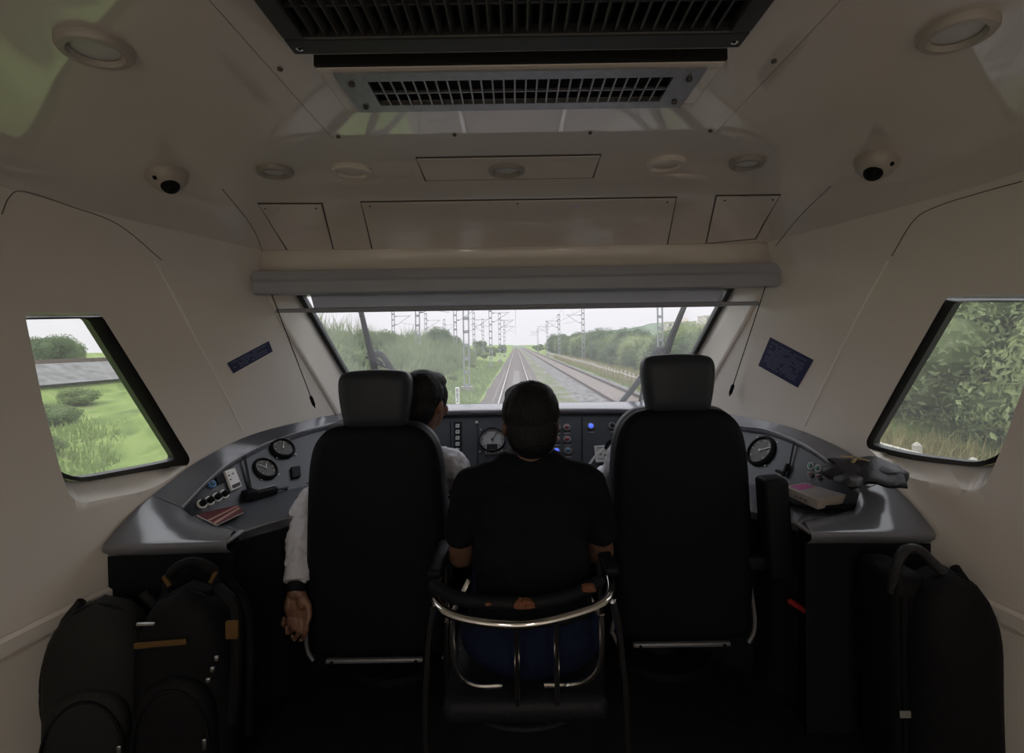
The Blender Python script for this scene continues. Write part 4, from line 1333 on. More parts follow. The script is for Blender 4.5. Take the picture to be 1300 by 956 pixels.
def head(mb, c, R, s=1.0):
    """skull, jaw, nose, ears; local +Y is the face"""
    P = lambda x, y, z: V(c) + R @ V((x * s, y * s, z * s))
    shape_ell(mb, P(0, -.012, .028), (.077 * s, .096 * s, .092 * s), R)
    shape_ell(mb, P(0, .030, -.035), (.060 * s, .062 * s, .080 * s), R)
    shape_ell(mb, P(0, .062, -.088), (.030 * s, .026 * s, .024 * s), R)
    chain(mb, [P(0, .088, .018), P(0, .110, -.022)], [.010 * s, .015 * s])
    for x in (-1, 1):
        shape_ell(mb, P(x * .016, .098, -.026), (.010 * s, .011 * s, .009 * s), R)
        shape_ell(mb, P(x * .078, -.008, -.008), (.010 * s, .020 * s, .031 * s), R @ Matrix.Rotation(x * .25, 3, 'Z'))
        shape_ell(mb, P(x * .042, .066, -.030), (.024 * s, .022 * s, .026 * s), R)
        chain(mb, [P(x * .012, .088, .030), P(x * .050, .074, .030)], [.010 * s, .009 * s])
    chain(mb, [P(-.022, .090, -.058), P(0, .096, -.056), P(.022, .090, -.058)], [.007 * s, .010 * s, .007 * s])
def eyes(c, R, s, parent):
    P = lambda x, y, z: V(c) + R @ V((x * s, y * s, z * s))
    for x in (-1, 1):
        e = MB(); shape_ell(e, P(x * .032, .081, .010), (.0125 * s,) * 3, R)
        eo = e.build('eye', M_white, parent)
        q = MB(); shape_ell(q, P(x * .032, .0925, .010), (.005 * s, .003 * s, .005 * s), R)
        q.build('iris', M_black, eo)
def hairm(name, c, R, s, parent, long=0.0, seed=0):
    P = lambda x, y, z: V(c) + R @ V((x * s, y * s, z * s))
    mb = MB()
    shape_ell(mb, P(0, -.022, .044), (.088 * s, .098 * s, .092 * s), R)
    shape_ell(mb, P(0, -.058, -.012), (.078 * s, .056 * s, .085 * s), R)
    shape_ell(mb, P(-.012, .012, .086), (.066 * s, .070 * s, .040 * s), R)
    shape_ell(mb, P(.014, .008, .087), (.064 * s, .072 * s, .040 * s), R)
    for x in (-1, 1):
        shape_ell(mb, P(x * .070, .014, .030), (.016 * s, .034 * s, .050 * s), R)
    return fuse(name, mb, M_hair, parent, .005, 4, noise=(.002, 55, seed))
def hand_relaxed(mb, w, d, side, fwd, s=1.0, curl=1.0, spread=1.0):
    """w wrist, d direction of the hand, side towards the thumb, fwd palm normal (fingers curl that way)"""
    d = V(d).normalized(); fwd = (V(fwd) - d * V(fwd).dot(d)).normalized(); side = d.cross(fwd) if V(side).dot(d.cross(fwd)) > 0 else -d.cross(fwd)
    w = V(w)
    P = lambda a, b, c: w + (d * a + side * b + fwd * c) * s
    kn = [(.098, .032), (.101, .011), (.096, -.010), (.088, -.029)]
    for (a, b) in kn:
        chain(mb, [P(.005, b * .55, -.002), P(a * .55, b * .9, -.002), P(a, b, -.003)], [.016 * s, .0155 * s, .0120 * s])
    shape_ell(mb, P(.035, .026, .012), (.018 * s, .018 * s, .028 * s), rot_to(fwd, d))
    shape_ell(mb, P(.050, -.024, .010), (.016 * s, .016 * s, .032 * s), rot_to(fwd, d))
    ln = [(.044, .027, .022), (.048, .031, .023), (.045, .028, .022), (.035, .021, .019)]
    for i, ((a, b), L) in enumerate(zip(kn, ln)):
        c_ = curl * (.55 + .17 * i)
        an = .30 * c_; p = P(a, b, -.003)
        pts = [p]
        for q, l in enumerate(L):
            an += (.35 if q == 0 else .85) * c_
            p = p + (d * cos(an) + fwd * sin(an) + side * (.10 * (1.5 - i) * spread if q == 0 else 0)) * l * s
            pts.append(p)
        chain(mb, pts, [.0105 * s, .0092 * s, .0082 * s, .0068 * s])
    t0, t1, t2, t3 = P(.018, .024, .008), P(.048, .050, .020), P(.076, .058, .034), P(.098, .052, .046)
    chain(mb, [t0, t1, t2, t3], [.016 * s, .0125 * s, .0100 * s, .0080 * s])

# ---- the man in the middle, black t-shirt, jeans
def person(label, loc):
    return thing('person', label, 'person', loc, 'people in the cab')
cx = .036
pA = person('man in black t-shirt and jeans sitting on the chrome chair, seen from behind', (cx, 1.52, FZ))
Rz = Matrix.Rotation(radians(4), 3, 'Z')
hc = V((cx + .004, 1.555, 1.304))
mb = MB()
head(mb, hc, Rz)
chain(mb, [V((cx, 1.535, 1.12)), V((cx, 1.54, 1.20)), hc + V((0, -.02, -.04))], [.075, .060, .062])
shape_ell(mb, (cx, 1.53, 1.02), (.16, .09, .16)); shape_ell(mb, (cx, 1.52, .84), (.14, .085, .18)); shape_ell(mb, (cx, 1.53, .70), (.15, .10, .10))
shl, shr = V((cx - .175, 1.53, 1.115)), V((cx + .175, 1.53, 1.12))
elL, elR = V((cx - .222, 1.60, .885)), V((cx + .225, 1.60, .89))
wrL, wrR = V((cx - .125, 1.80, .805)), V((cx + .13, 1.80, .805))
for sh, el, wr, sd in ((shl, elL, wrL, 1), (shr, elR, wrR, -1)):
    chain(mb, [V((cx, 1.53, 1.10)), sh, el, wr], [.07, .050, .040, .027])
    hand_relaxed(mb, wr, (-.12 * -sd * -1 if False else sd * .15, 1, -.12), (sd, 0, .2), (0, -.1, -1), .95, .7)
for sd in (-1, 1):
    chain(mb, [V((cx + sd * .09, 1.56, .69)), V((cx + sd * .15, 1.97, .70)), V((cx + sd * .15, 2.00, .36))], [.075, .052, .038])
fuse('body', mb, M_skin2, pA, .0065, 5)
eyes(hc, Rz, 1.0, pA)
hairm('hair', hc, Rz, 1.0, pA, seed=3)
mb = MB()
shape_ell(mb, (cx, 1.525, 1.03), (.186, .108, .15)); shape_ell(mb, (cx, 1.51, .90), (.178, .108, .20)); shape_ell(mb, (cx, 1.51, .76), (.188, .118, .12))
chain(mb, [V((cx - .06, 1.535, 1.155)), V((cx - .172, 1.53, 1.118)), V((cx - .213, 1.585, .965))], [.055, .062, .060])
chain(mb, [V((cx + .06, 1.535, 1.158)), V((cx + .172, 1.53, 1.122)), V((cx + .217, 1.585, .968))], [.055, .062, .060])
chain(mb, [V((cx - .05, 1.53, 1.165)), V((cx + .05, 1.53, 1.165))], [.068, .068])
fuse('tshirt', mb, M_tee, pA, .007, 4, noise=(.006, 13, 2))
MB().tube([V((cx + .066 * cos(t), 1.535 + .064 * sin(t), 1.222 - .010 * sin(t))) for t in [i / 28 * 2 * pi for i in range(28)]], .006, 8, closed=True).build('collar', mat('tee_collar', (.022, .024, .03), .8), pA)
mb = MB()
shape_ell(mb, (cx, 1.495, .695), (.215, .135, .11))
for sd in (-1, 1):
    chain(mb, [V((cx + sd * .095, 1.53, .70)), V((cx + sd * .155, 1.98, .71)), V((cx + sd * .155, 2.02, .36))], [.098, .070, .055])
fuse('jeans', mb, M_jeans, pA, .008, 4, noise=(.005, 12, 7))
for sd in (-1, 1):
    mb = MB(); chain(mb, [V((cx + sd * .155, 1.99, FZ + .045)), V((cx + sd * .165, 2.10, FZ + .036)), V((cx + sd * .17, 2.20, FZ + .030))], [.044, .042, .030])
    shape_capsule(mb, (cx + sd * .155, 2.01, FZ + .05), .045, (cx + sd * .155, 2.01, FZ + .12), .042)
    fuse('shoe', mb, M_shoe, pA, .007, 3)
MB().tube([V((elR.x + .0, 0, 0)) * 0 + wrR.lerp(elR, .12) + Matrix.Rotation(0, 3, 'Z') @ (V((.032 * cos(t), .012 * sin(t) * 0, .032 * sin(t)))) for t in [i / 18 * 2 * pi for i in range(18)]], .005, 6, closed=True).build('wristband', M_chrome, pA)

# ---- driver on the left, white shirt, left arm hanging beside the seat
pB = person('man in white shirt in the left seat, left arm hanging beside the backrest', (-.5, 2.1, FZ))
Rz = Matrix.Rotation(radians(-24), 3, 'Z') @ Matrix.Rotation(radians(4), 3, 'Y')
hc = V((-.372, 2.045, 1.318))
shl, shr = V((-.655, 2.06, 1.105)), V((-.272, 2.07, 1.055))
elL, wrL = V((-.815, 1.955, .920)), V((-.793, 1.785, .690))
elR, wrR = V((-.215, 2.22, .87)), V((-.30, 2.36, .95))
mb = MB()
head(mb, hc, Rz, 1.02)
chain(mb, [V((-.44, 2.07, 1.10)), V((-.41, 2.06, 1.19)), hc + V((-.005, -.02, -.04))], [.08, .060, .062])
shape_ell(mb, (-.455, 2.075, 1.00), (.17, .09, .16)); shape_ell(mb, (-.475, 2.09, .88), (.15, .09, .17)); shape_ell(mb, (-.49, 2.10, .79), (.16, .10, .09))
chain(mb, [V((-.46, 2.07, 1.07)), shl, elL, wrL], [.06, .05, .042, .027])
chain(mb, [V((-.46, 2.07, 1.07)), shr, elR, wrR], [.06, .05, .042, .027])
hand_relaxed(mb, wrL, (.06, -.03, -1), (1, 0, 0), (.0, -1, .05), 1.0, 1.45, .6)
hand_relaxed(mb, wrR, (.1, .8, .2), (-1, 0, 0), (0, 0, -1), .95, .6)
for sd in (-1, 1):
    chain(mb, [V((-.5 + sd * .09, 2.12, .80)), V((-.5 + sd * .14, 2.50, .78)), V((-.5 + sd * .14, 2.56, .40))], [.075, .052, .038])
fuse('body', mb, M_skin, pB, .0045, 5)
eyes(hc, Rz, 1.02, pB)
hairm('hair', hc, Rz, 1.02, pB, seed=11)
mb = MB()
shape_ell(mb, (-.457, 2.07, 1.015), (.195, .105, .145)); shape_ell(mb, (-.475, 2.085, .90), (.185, .11, .17)); shape_ell(mb, (-.49, 2.095, .80), (.19, .115, .08))
chain(mb, [V((-.50, 2.07, 1.125)), shl, elL.lerp(shl, .45), elL, lerp(elL, wrL, .45), lerp(elL, wrL, .76)], [.060, .066, .064, .064, .055, .050])
chain(mb, [V((-.40, 2.07, 1.105)), shr, shr.lerp(elR, .5), elR, lerp(elR, wrR, .7)], [.060, .066, .062, .058, .045])
fuse('shirt', mb, M_shirt, pB, .0065, 3, noise=(.012, 24, 4))
mb = MB()
d = (wrL - elL).normalized()
mb.lathe([(.043, -.02), (.0475, -.018), (.0480, .030), (.0455, .040), (.040, .040)], lerp(elL, wrL, .76), d, 24)
mb.build('cuff', M_shirt, pB)
mb = MB(); mb.lathe([(.030, -.016), (.0325, -.013), (.0325, .013), (.030, .016)], lerp(elL, wrL, .965), d, 24)
mb.build('watch_strap', M_black, pB)
mb = MB()
shape_ell(mb, (-.5, 2.12, .795), (.185, .13, .085))
for sd in (-1, 1):
    chain(mb, [V((-.5 + sd * .09, 2.13, .80)), V((-.5 + sd * .14, 2.50, .785)), V((-.5 + sd * .14, 2.56, .38))], [.085, .068, .052])
fuse('trousers', mb, M_trou, pB, .009, 3)
for sd in (-1, 1):
    mb = MB(); chain(mb, [V((-.5 + sd * .14, 2.55, FZ + .045)), V((-.5 + sd * .14, 2.72, FZ + .032))], [.044, .032])
    fuse('shoe', mb, M_shoe, pB, .008, 3)

# ---- driver on the right, white shirt, mostly behind the seat back
pC = person('person in white shirt in the right seat, only a sleeve showing beside the backrest', (.58, 2.1, FZ))
Rz = Matrix.Rotation(radians(0), 3, 'Z')
hc = V((.625, 2.07, 1.33))
shl, shr = V((.418, 2.04, 1.075)), V((.765, 2.06, 1.10))
elL, wrL = V((.368, 2.17, .885)), V((.40, 2.36, .95))
elR, wrR = V((.80, 2.20, .90)), V((.74, 2.36, .96))
mb = MB()
head(mb, hc, Rz, .98)
chain(mb, [V((.60, 2.08, 1.10)), V((.615, 2.07, 1.19)), hc + V((0, -.02, -.04))], [.08, .060, .062])
shape_ell(mb, (.585, 2.075, 1.00), (.16, .09, .16)); shape_ell(mb, (.58, 2.09, .88), (.15, .09, .17)); shape_ell(mb, (.58, 2.10, .80), (.16, .10, .09))
chain(mb, [V((.59, 2.07, 1.07)), shl, elL, wrL], [.06, .05, .042, .027])
chain(mb, [V((.59, 2.07, 1.07)), shr, elR, wrR], [.06, .05, .042, .027])
hand_relaxed(mb, wrL, (.1, .8, .1), (1, 0, 0), (0, 0, -1), .95, .6)
hand_relaxed(mb, wrR, (-.1, .8, .1), (-1, 0, 0), (0, 0, -1), .95, .6)
for sd in (-1, 1):
    chain(mb, [V((.58 + sd * .09, 2.12, .83)), V((.58 + sd * .14, 2.50, .80)), V((.58 + sd * .14, 2.56, .40))], [.075, .052, .038])
fuse('body', mb, M_skin, pC, .0065, 5)
eyes(hc, Rz, .98, pC)
hairm('hair', hc, Rz, .98, pC, seed=5)
mb = MB()
shape_ell(mb, (.583, 2.07, 1.015), (.185, .105, .145)); shape_ell(mb, (.58, 2.085, .90), (.175, .11, .17)); shape_ell(mb, (.58, 2.095, .82), (.18, .115, .08))
chain(mb, [V((.54, 2.07, 1.12)), shl, shl.lerp(elL, .5), elL, lerp(elL, wrL, .8)], [.060, .060, .062, .060, .046])
chain(mb, [V((.64, 2.07, 1.12)), shr, shr.lerp(elR, .5), elR, lerp(elR, wrR, .8)], [.060, .062, .060, .056, .044])
fuse('shirt', mb, M_shirt, pC, .007, 3, noise=(.011, 24, 9))
mb = MB()
shape_ell(mb, (.58, 2.12, .825), (.185, .13, .085))
for sd in (-1, 1):
    chain(mb, [V((.58 + sd * .09, 2.13, .83)), V((.58 + sd * .14, 2.50, .805)), V((.58 + sd * .14, 2.56, .38))], [.085, .068, .052])
fuse('trousers', mb, M_trou, pC, .009, 3)
for sd in (-1, 1):
    mb = MB(); chain(mb, [V((.58 + sd * .14, 2.55, FZ + .045)), V((.58 + sd * .14, 2.72, FZ + .032))], [.044, .032])
    fuse('shoe', mb, M_shoe, pC, .008, 3)
# ================================================================ OUTSIDE: TERRAIN AND TRACKS
RT = -1.22                                    # rail top
T2 = 5.55                                     # second track centre
def sstep(a, b, x):
    t = min(1, max(0, (x - a) / (b - a))); return t * t * (3 - 2 * t)
def gz(x, y):
    z = -1.46
    if x < -3.6:
        bank = sstep(-3.8, -10.5, x) * 2.3
        low = interp(-x, [3.6, 6, 10, 14, 17], [0, .15, .5, .95, 1.25])
        m = sstep(.74, .60, -x / max(y, .1)) * sstep(8, 14, y) * (1 - .8 * sstep(60, 130, y))
        z += lerp(low, bank, m)
        if x < -17:
            z = lerp(z, .32, sstep(-17, -18, x))
    elif x > 7.4:
        z += sstep(7.4, 12, x) * .35
    z += .06 * sin(x * 1.3 + y * .31) * sin(y * .47 + 1.1) * sstep(1.9, 4, abs(x - 2.75) - 2.6 + 1.5)
    return z
def mat_noise(name, cols, scale, rough=.9, bump=0.0, bscale=None, detail=6, vor=False):
    m = bpy.data.materials.new(name); m.use_nodes = True
    nt = m.node_tree; b = nt.nodes['Principled BSDF']
    b.inputs['Roughness'].default_value = rough; b.inputs['Specular IOR Level'].default_value = .2
    tc = nt.nodes.new('ShaderNodeTexCoord')
    n = nt.nodes.new('ShaderNodeTexVoronoi' if vor else 'ShaderNodeTexNoise')
    n.inputs['Scale'].default_value = scale
    if not vor: n.inputs['Detail'].default_value = detail
    nt.links.new(tc.outputs['Object'], n.inputs['Vector'])
    r = nt.nodes.new('ShaderNodeValToRGB')
    el = r.color_ramp.elements
    k = len(cols)
    el[0].position = .28 if not vor else .0; el[0].color = (*cols[0], 1)
    el[1].position = .72 if not vor else 1.0; el[1].color = (*cols[-1], 1)
    for i in range(1, k - 1):
        e = el.new(lerp(el[0].position, .72 if not vor else 1.0, i / (k - 1))); e.color = (*cols[i], 1)
    nt.links.new(n.outputs['Color' if vor else 'Fac'], r.inputs['Fac'])
    nt.links.new(r.outputs['Color'], b.inputs['Base Color'])
    if bump:
        n2 = nt.nodes.new('ShaderNodeTexVoronoi' if vor else 'ShaderNodeTexNoise'); n2.inputs['Scale'].default_value = bscale or scale
        nt.links.new(tc.outputs['Object'], n2.inputs['Vector'])
        bp = nt.nodes.new('ShaderNodeBump'); bp.inputs['Strength'].default_value = bump; bp.inputs['Distance'].default_value = .05
        nt.links.new(n2.outputs['Distance' if vor else 'Fac'], bp.inputs['Height']); nt.links.new(bp.outputs['Normal'], b.inputs['Normal'])
    return m
M_grass = mat_noise('meadow_grass', [(.10, .145, .040), (.15, .215, .055), (.20, .265, .075), (.17, .195, .09)], 1.1, bump=.6, bscale=9)
M_ballA = mat_noise('brown_ballast', [(.045, .038, .035), (.105, .088, .08), (.16, .137, .126), (.075, .064, .06)], 9, bump=.8, vor=True)
M_ballB = mat_noise('grey_ballast', [(.035, .033, .033), (.11, .105, .103), (.22, .21, .205), (.075, .072, .07)], 4.5, bump=.8, vor=True)
xs = [-260, -160, -90, -60, -40, -30, -24, -20, -18, -17, -16, -14.5, -13, -11.5, -10, -9, -8, -7, -6, -5.2, -4.5, -3.8, -3.0, -2.4, -1.8, 1.8, 2.3, 2.8, 3.3, 7.4, 8, 9, 10, 11, 12, 14, 17, 22, 30, 45, 70, 110, 170, 260]
ys = [-8, -4, 0, 2, 4, 6, 8, 10, 12, 14, 17, 20, 23, 26, 30, 34, 38, 43, 48, 54, 60, 68, 78, 90, 105, 125, 150, 190, 250, 350, 500, 800, 1300]
MB().grid([[V((x, y, gz(x, y))) for x in xs] for y in ys]).build('ground', M_grass, loc=(0, 0, 0), ang=80)['kind'] = 'structure'
def bed(name, label, x0, x1, m, ztop, shoulder):
    rows = []
    yy = [-6 + i * 2.0 for i in range(120)] + [240, 300, 420, 700]
    rnd = random.Random(len(name))
    for y in yy:
        j = rnd.uniform(-.08, .08)
        rows.append([V((x0 - shoulder + j, y, -1.56)), V((x0 + j * .5, y, ztop - .015)), V((lerp(x0, x1, .3), y, ztop)), V((lerp(x0, x1, .5), y, ztop - .012)), V((lerp(x0, x1, .7), y, ztop)), V((x1 + j * .5, y, ztop - .015)), V((x1 + shoulder + j, y, -1.56))])
    o = MB().grid(rows).build(name, m, loc=(0, 0, 0), ang=80)
    return tag(o, kind='structure')
bed('ground_ballast', '', -1.75, 1.75, M_ballA, RT - .165, .35)
bed('ground_ballast_shoulder', '', 3.35, T2 + 1.75, M_ballB, RT - .165, .4)
M_ballC = mat_noise('brown_ballast_between', [(.09, .075, .068), (.17, .142, .126), (.23, .195, .175), (.12, .10, .092)], 9, bump=.8, vor=True)
o = MB().grid([[V((T2 - .78, y, RT - .155)), V((T2 + .78, y, RT - .155))] for y in [-6 + 4 * i for i in range(80)]]).build('ground_track_bed', M_ballC, loc=(0, 0, 0)); tag(o, kind='structure')
# gravel strip beside the running track, broken by grass
M_midb = mat_noise('gravel_with_weeds', [(.085, .13, .035), (.12, .14, .06), (.19, .175, .165), (.26, .245, .235)], .8, bump=.7, bscale=30)
o = MB().grid([[V((1.9, y, -1.452)), V((2.6, y, -1.435)), V((3.4, y, -1.45))] for y in [-6 + 4 * i for i in range(80)]]).build('ground_verge', M_midb, loc=(0, 0, 0)); tag(o, kind='structure')

M_railtop = mat('polished_rail_head', (.62, .60, .58), .28, metal=.9)
M_railrust = mat('rusty_rail_web', (.075, .048, .036), .75, var=.3, scale=12)
M_conc = mat('sleeper_concrete', (.27, .255, .24), .85, var=.15, scale=10)
def rail(x, label, group, shiny=True):
    root = thing('rail', label, 'rail', (x, 0, RT - .17), group)
    y0, y1 = -6, 600
    prof = [(-.07, -.17), (.07, -.17), (.07, -.158), (.012, -.14), (.010, -.045), (.034, -.035), (.034, -.008), (-.034, -.008), (-.034, -.035), (-.010, -.045), (-.012, -.14), (-.07, -.158)]
    MB().loft([[V((x + a, y, RT + b)) for a, b in prof] for y in (y0, 20, 60, y1)]).build('rail_web', M_railrust, root, smooth=False)
    MB().loft([[V((x + a, y, RT + b)) for a, b in ((-.034, -.012), (.034, -.012), (.034, -.004), (.028, 0), (-.028, 0), (-.034, -.004))] for y in (y0, 20, 60, y1)]).build('rail_head', M_railtop if shiny else M_railrust, root, smooth=False)
rail(-.872, 'left steel rail of the track straight ahead', 'rails')
rail(.872, 'right steel rail of the track straight ahead', 'rails')
rail(T2 - .872, 'left rail of the parallel track on the right', 'rails', False)
rail(T2 + .872, 'right rail of the parallel track on the right', 'rails', False)
def sleeper():
    mb = MB()
    h = .2
    prof = lambda w, z: [V((x, s * w, z)) for x, s in ((-1.3, -1), (1.3, -1), (1.3, 1), (-1.3, 1))]
    mb.loft([prof(.135, -h), prof(.125, -.04), prof(.095, -.0)])
    for x in (-.872, .872):
        for d in (-.095, .095):
            mb.box((x + d, 0, .012), (.05, .09, .03))
    return mb
smesh = sleeper().mesh('sleeper', M_conc, smooth=False)
for k in range(110):
    xc, i = (0, k // 2) if k % 2 == 0 else (T2, k // 2)
    o = bpy.data.objects.new('sleeper', smesh); COL.objects.link(o); o.location = (xc, 22 + i * .62, RT - .172)
    tag(o, 'concrete sleeper half buried in ballast under the track straight ahead' if xc == 0 else 'concrete sleeper half buried in ballast under the parallel track on the right', 'sleeper', 'sleepers of the main track' if xc == 0 else 'sleepers of the parallel track')

# raised line far on the left, seen through the left side window
M_ballD = mat_noise('pale_ballast', [(.10, .10, .095), (.17, .165, .165), (.22, .215, .215)], 2.2, bump=.6, bscale=6)
MB().grid([[V((-17.6, y, .30)), V((-18.2, y, .36)), V((-19.6, y, 1.02)), V((-23.5, y, 1.02)), V((-25.5, y, .3))] for y in [2 + 3 * i for i in range(30)]]).build('ground_embankment', M_ballD, loc=(0, 0, 0), ang=80)['kind'] = 'structure'
for dx_ in (-20.6, -22.3):
    tag(MB().loft([[V((dx_ + a, y, 1.02 + b)) for a, b in ((-.06, 0), (.06, 0), (.035, .16), (-.035, .16))] for y in (2, 90)]).build('rail', M_railrust, smooth=False),
        'rusty %s rail of the raised line beyond the left side window' % ('nearer' if dx_ > -21 else 'farther'), 'rail', 'rails of the raised line')

# ---- line-side boundary fence on the right
M_post = mat('fence_concrete', (.42, .40, .34), .85, var=.12, scale=8)
M_dry = mat_noise('dry_grass', [(.30, .25, .11), (.36, .31, .15), (.26, .25, .10)], 3)
fx = 8.05
fr_ = thing('boundary_fence', 'low pale post-and-rail fence along the right side of the tracks', 'fence', (fx, 30, -1.3))
pm = None
for i in range(95):
    y = 6.2 + i * 1.35 + random.uniform(-.1, .1)
    h = .84 + random.uniform(-.04, .05)
    zb_ = gz(fx, y)
    MB().loft([[V((fx + a * .07, y + b * .07, zb_ - .1)) for a, b in ((-1, -1), (1, -1), (1, 1), (-1, 1))], [V((fx + a * .06, y + b * .06, zb_ + h)) for a, b in ((-1, -1), (1, -1), (1, 1), (-1, 1))], [V((fx + a * .02, y + b * .02, zb_ + h + .06)) for a, b in ((-1, -1), (1, -1), (1, 1), (-1, 1))]]).build('post', M_post, fr_, smooth=False)
for zz in (.30, .68):
    MB().tube([V((fx - .06, 5 + i * 3, gz(fx, 5 + i * 3) + zz + .02 * sin(i * 1.7))) for i in range(44)], .035 if zz > .5 else .022, 6).build('fence_rail', mat('fence_rail_white', (.50, .48, .42), .7) if zz > .5 else M_post, fr_)

# ---- kilometre post
kx, ky_ = -2.42, 20.6
kz = gz(kx, ky_)
kp = thing('kilometre_post', 'small white numbered marker post in the grass left of the track', 'marker post', (kx, ky_, kz))
MB().rbox((kx, ky_, kz + .64), (.16, .09, 1.28), .02).build('post', mat('marker_white', (.72, .72, .70), .6), kp)
def text_mesh(body, size, m, parent, mtx, name='lettering', ext=.002):
    cu = bpy.data.curves.new('t', 'FONT'); cu.body = body; cu.size = size; cu.align_x = 'CENTER'; cu.align_y = 'CENTER'; cu.extrude = ext
    to = bpy.data.objects.new('t', cu); COL.objects.link(to)
    me = bpy.data.meshes.new_from_object(to.evaluated_get(bpy.context.evaluated_depsgraph_get()))
    bpy.data.objects.remove(to)
    base = ORIG.get(parent.name, V())
    me.transform(Matrix.Translation(-base) @ mtx)
    me.materials.clear(); me.materials.append(m); me.name = name
    o = bpy.data.objects.new(name, me); COL.objects.link(o); o.parent = parent
    return o
for k, ch in enumerate('882'):
    text_mesh(ch, .25, M_ink, kp, Matrix.Translation((kx, ky_ - .047, kz + 1.15 - k * .195)) @ Matrix.Rotation(pi / 2, 4, 'X'), 'numeral')

# ---- catenary masts
M_galv = mat('galvanised_steel', (.30, .31, .32), .6, metal=.2, var=.12, scale=4)
M_insul = mat('brown_insulator', (.07, .05, .05), .4)
def mast(x, y, arm, label, h=8.2, w=.34, grp='overhead line masts'):
    b = gz(x, y)
    root = thing('catenary_mast', label, 'mast', (x, y, b), grp)
    top = RT + h - .1
    mb = MB()
    for sx in (-1, 1):
        mb.box((x + sx * w / 2, y, (b - .2 + top) / 2), (.075, .20, top - b + .2))
    n = int((top - b) / .85)
    for i in range(n + 1):
        z = lerp(b + .35, top - .08, i / n)
        mb.box((x, y - .09, z), (w, .02, .20)); mb.box((x, y + .09, z), (w, .02, .20))
    mb.build('lattice_post', M_galv, root, smooth=False)
    MB().box((x, y, b + .02), (.75, .75, .55)).build('foundation', M_conc, root, smooth=False)
    e = x + arm * 2.6
    za, zb2 = RT + 6.9, RT + 5.75
    mb = MB()
    mb.tube([V((x + arm * .55, y, za)), V((e - arm * .1, y, za + .05))], .035, 6)
    mb.tube([V((x + arm * .55, y, zb2)), V((e - arm * .3, y, za))], .035, 6)
    mb.tube([V((x + arm * 1.0, y, zb2 + .25)), V((e + arm * .25, y, zb2 - .05))], .025, 6)
    mb.build('cantilever', M_galv, root)
    for z in (za, zb2):
        MB().lathe([(.03, 0), (.075, .06), (.04, .1), (.075, .17), (.04, .21), (.075, .28), (.03, .36)], (x + arm * .18, y, z), (arm, 0, 0), 10).build('insulator', M_insul, root)
    return root
ML = [(-3.25, 33, 1, 'nearest latticed mast left of the track, standing in the grass'),
      (-8.75, 45, 1, 'latticed mast rising from the tall grass bank on the left'),
      (-17.0, 70, 1, 'leftmost thin latticed mast above the grass bank'),
      (-14.8, 83, 1, 'mast with side brackets just right of the two leftmost masts'),
      (-14.6, 103, 1, 'short-looking distant mast behind the dark bush on the bank'),
      (-7.2, 60, 1, 'mast close left of the nearest mast, farther up the line'),
      (-6.9, 83, 1, 'mast just right of the nearest mast, far up the line'),
      (-6.8, 104, -1, 'faint distant mast between the nearest mast and the track'),
      (-3.3, 66, 1, 'second mast along the left edge of the track ahead'),
      (-2.75, 86, 1, 'third mast along the left edge of the track ahead'),
      (-2.75, 120, 1, 'fourth mast along the left edge of the track ahead'),
      (10.6, 37, -1, 'nearest mast on the right, before the round bushes beside the right wiper'),
      (9.9, 74, -1, 'second mast on the right, standing beside the pale fence'),
      (7.9, 92, -1, 'third mast on the right along the parallel track'),
      (7.6, 122, -1, 'fourth mast on the right along the parallel track'),
      (7.6, 175, -1, 'farthest mast on the right near where the tracks meet')]
for a in ML: mast(*a)
# overhead wires
M_wire = mat('copper_wire_dull', (.10, .10, .10), .6)
for xw, lab in ((0.0, 'overhead contact wire above the track straight ahead'), (T2, 'overhead contact wire above the parallel track on the right')):
    root = thing('overhead_wire', lab, 'overhead wire', (xw, 20, RT + 5.6))
    MB().tube([V((xw, y, RT + 5.55)) for y in (4, 60, 150, 400)], .012, 5).build('contact_wire', M_wire, root)
    P = []
    for k in range(60):
        y = 4 + k * 5
        t = ((y - 4) % 54) / 54
        P.append(V((xw, y, RT + 6.9 - 4 * .75 * t * (1 - t))))
    MB().tube(P, .010, 5).build('messenger_wire', M_wire, root)
    mb = MB()
    for k in range(1, 24):
        y = 4 + k * 9
        t = ((y - 4) % 54) / 54
        MB().tube([V((xw, y, RT + 5.55)), V((xw, y, RT + 6.9 - 4 * .75 * t * (1 - t)))], .006, 4).build('dropper', M_wire, root)

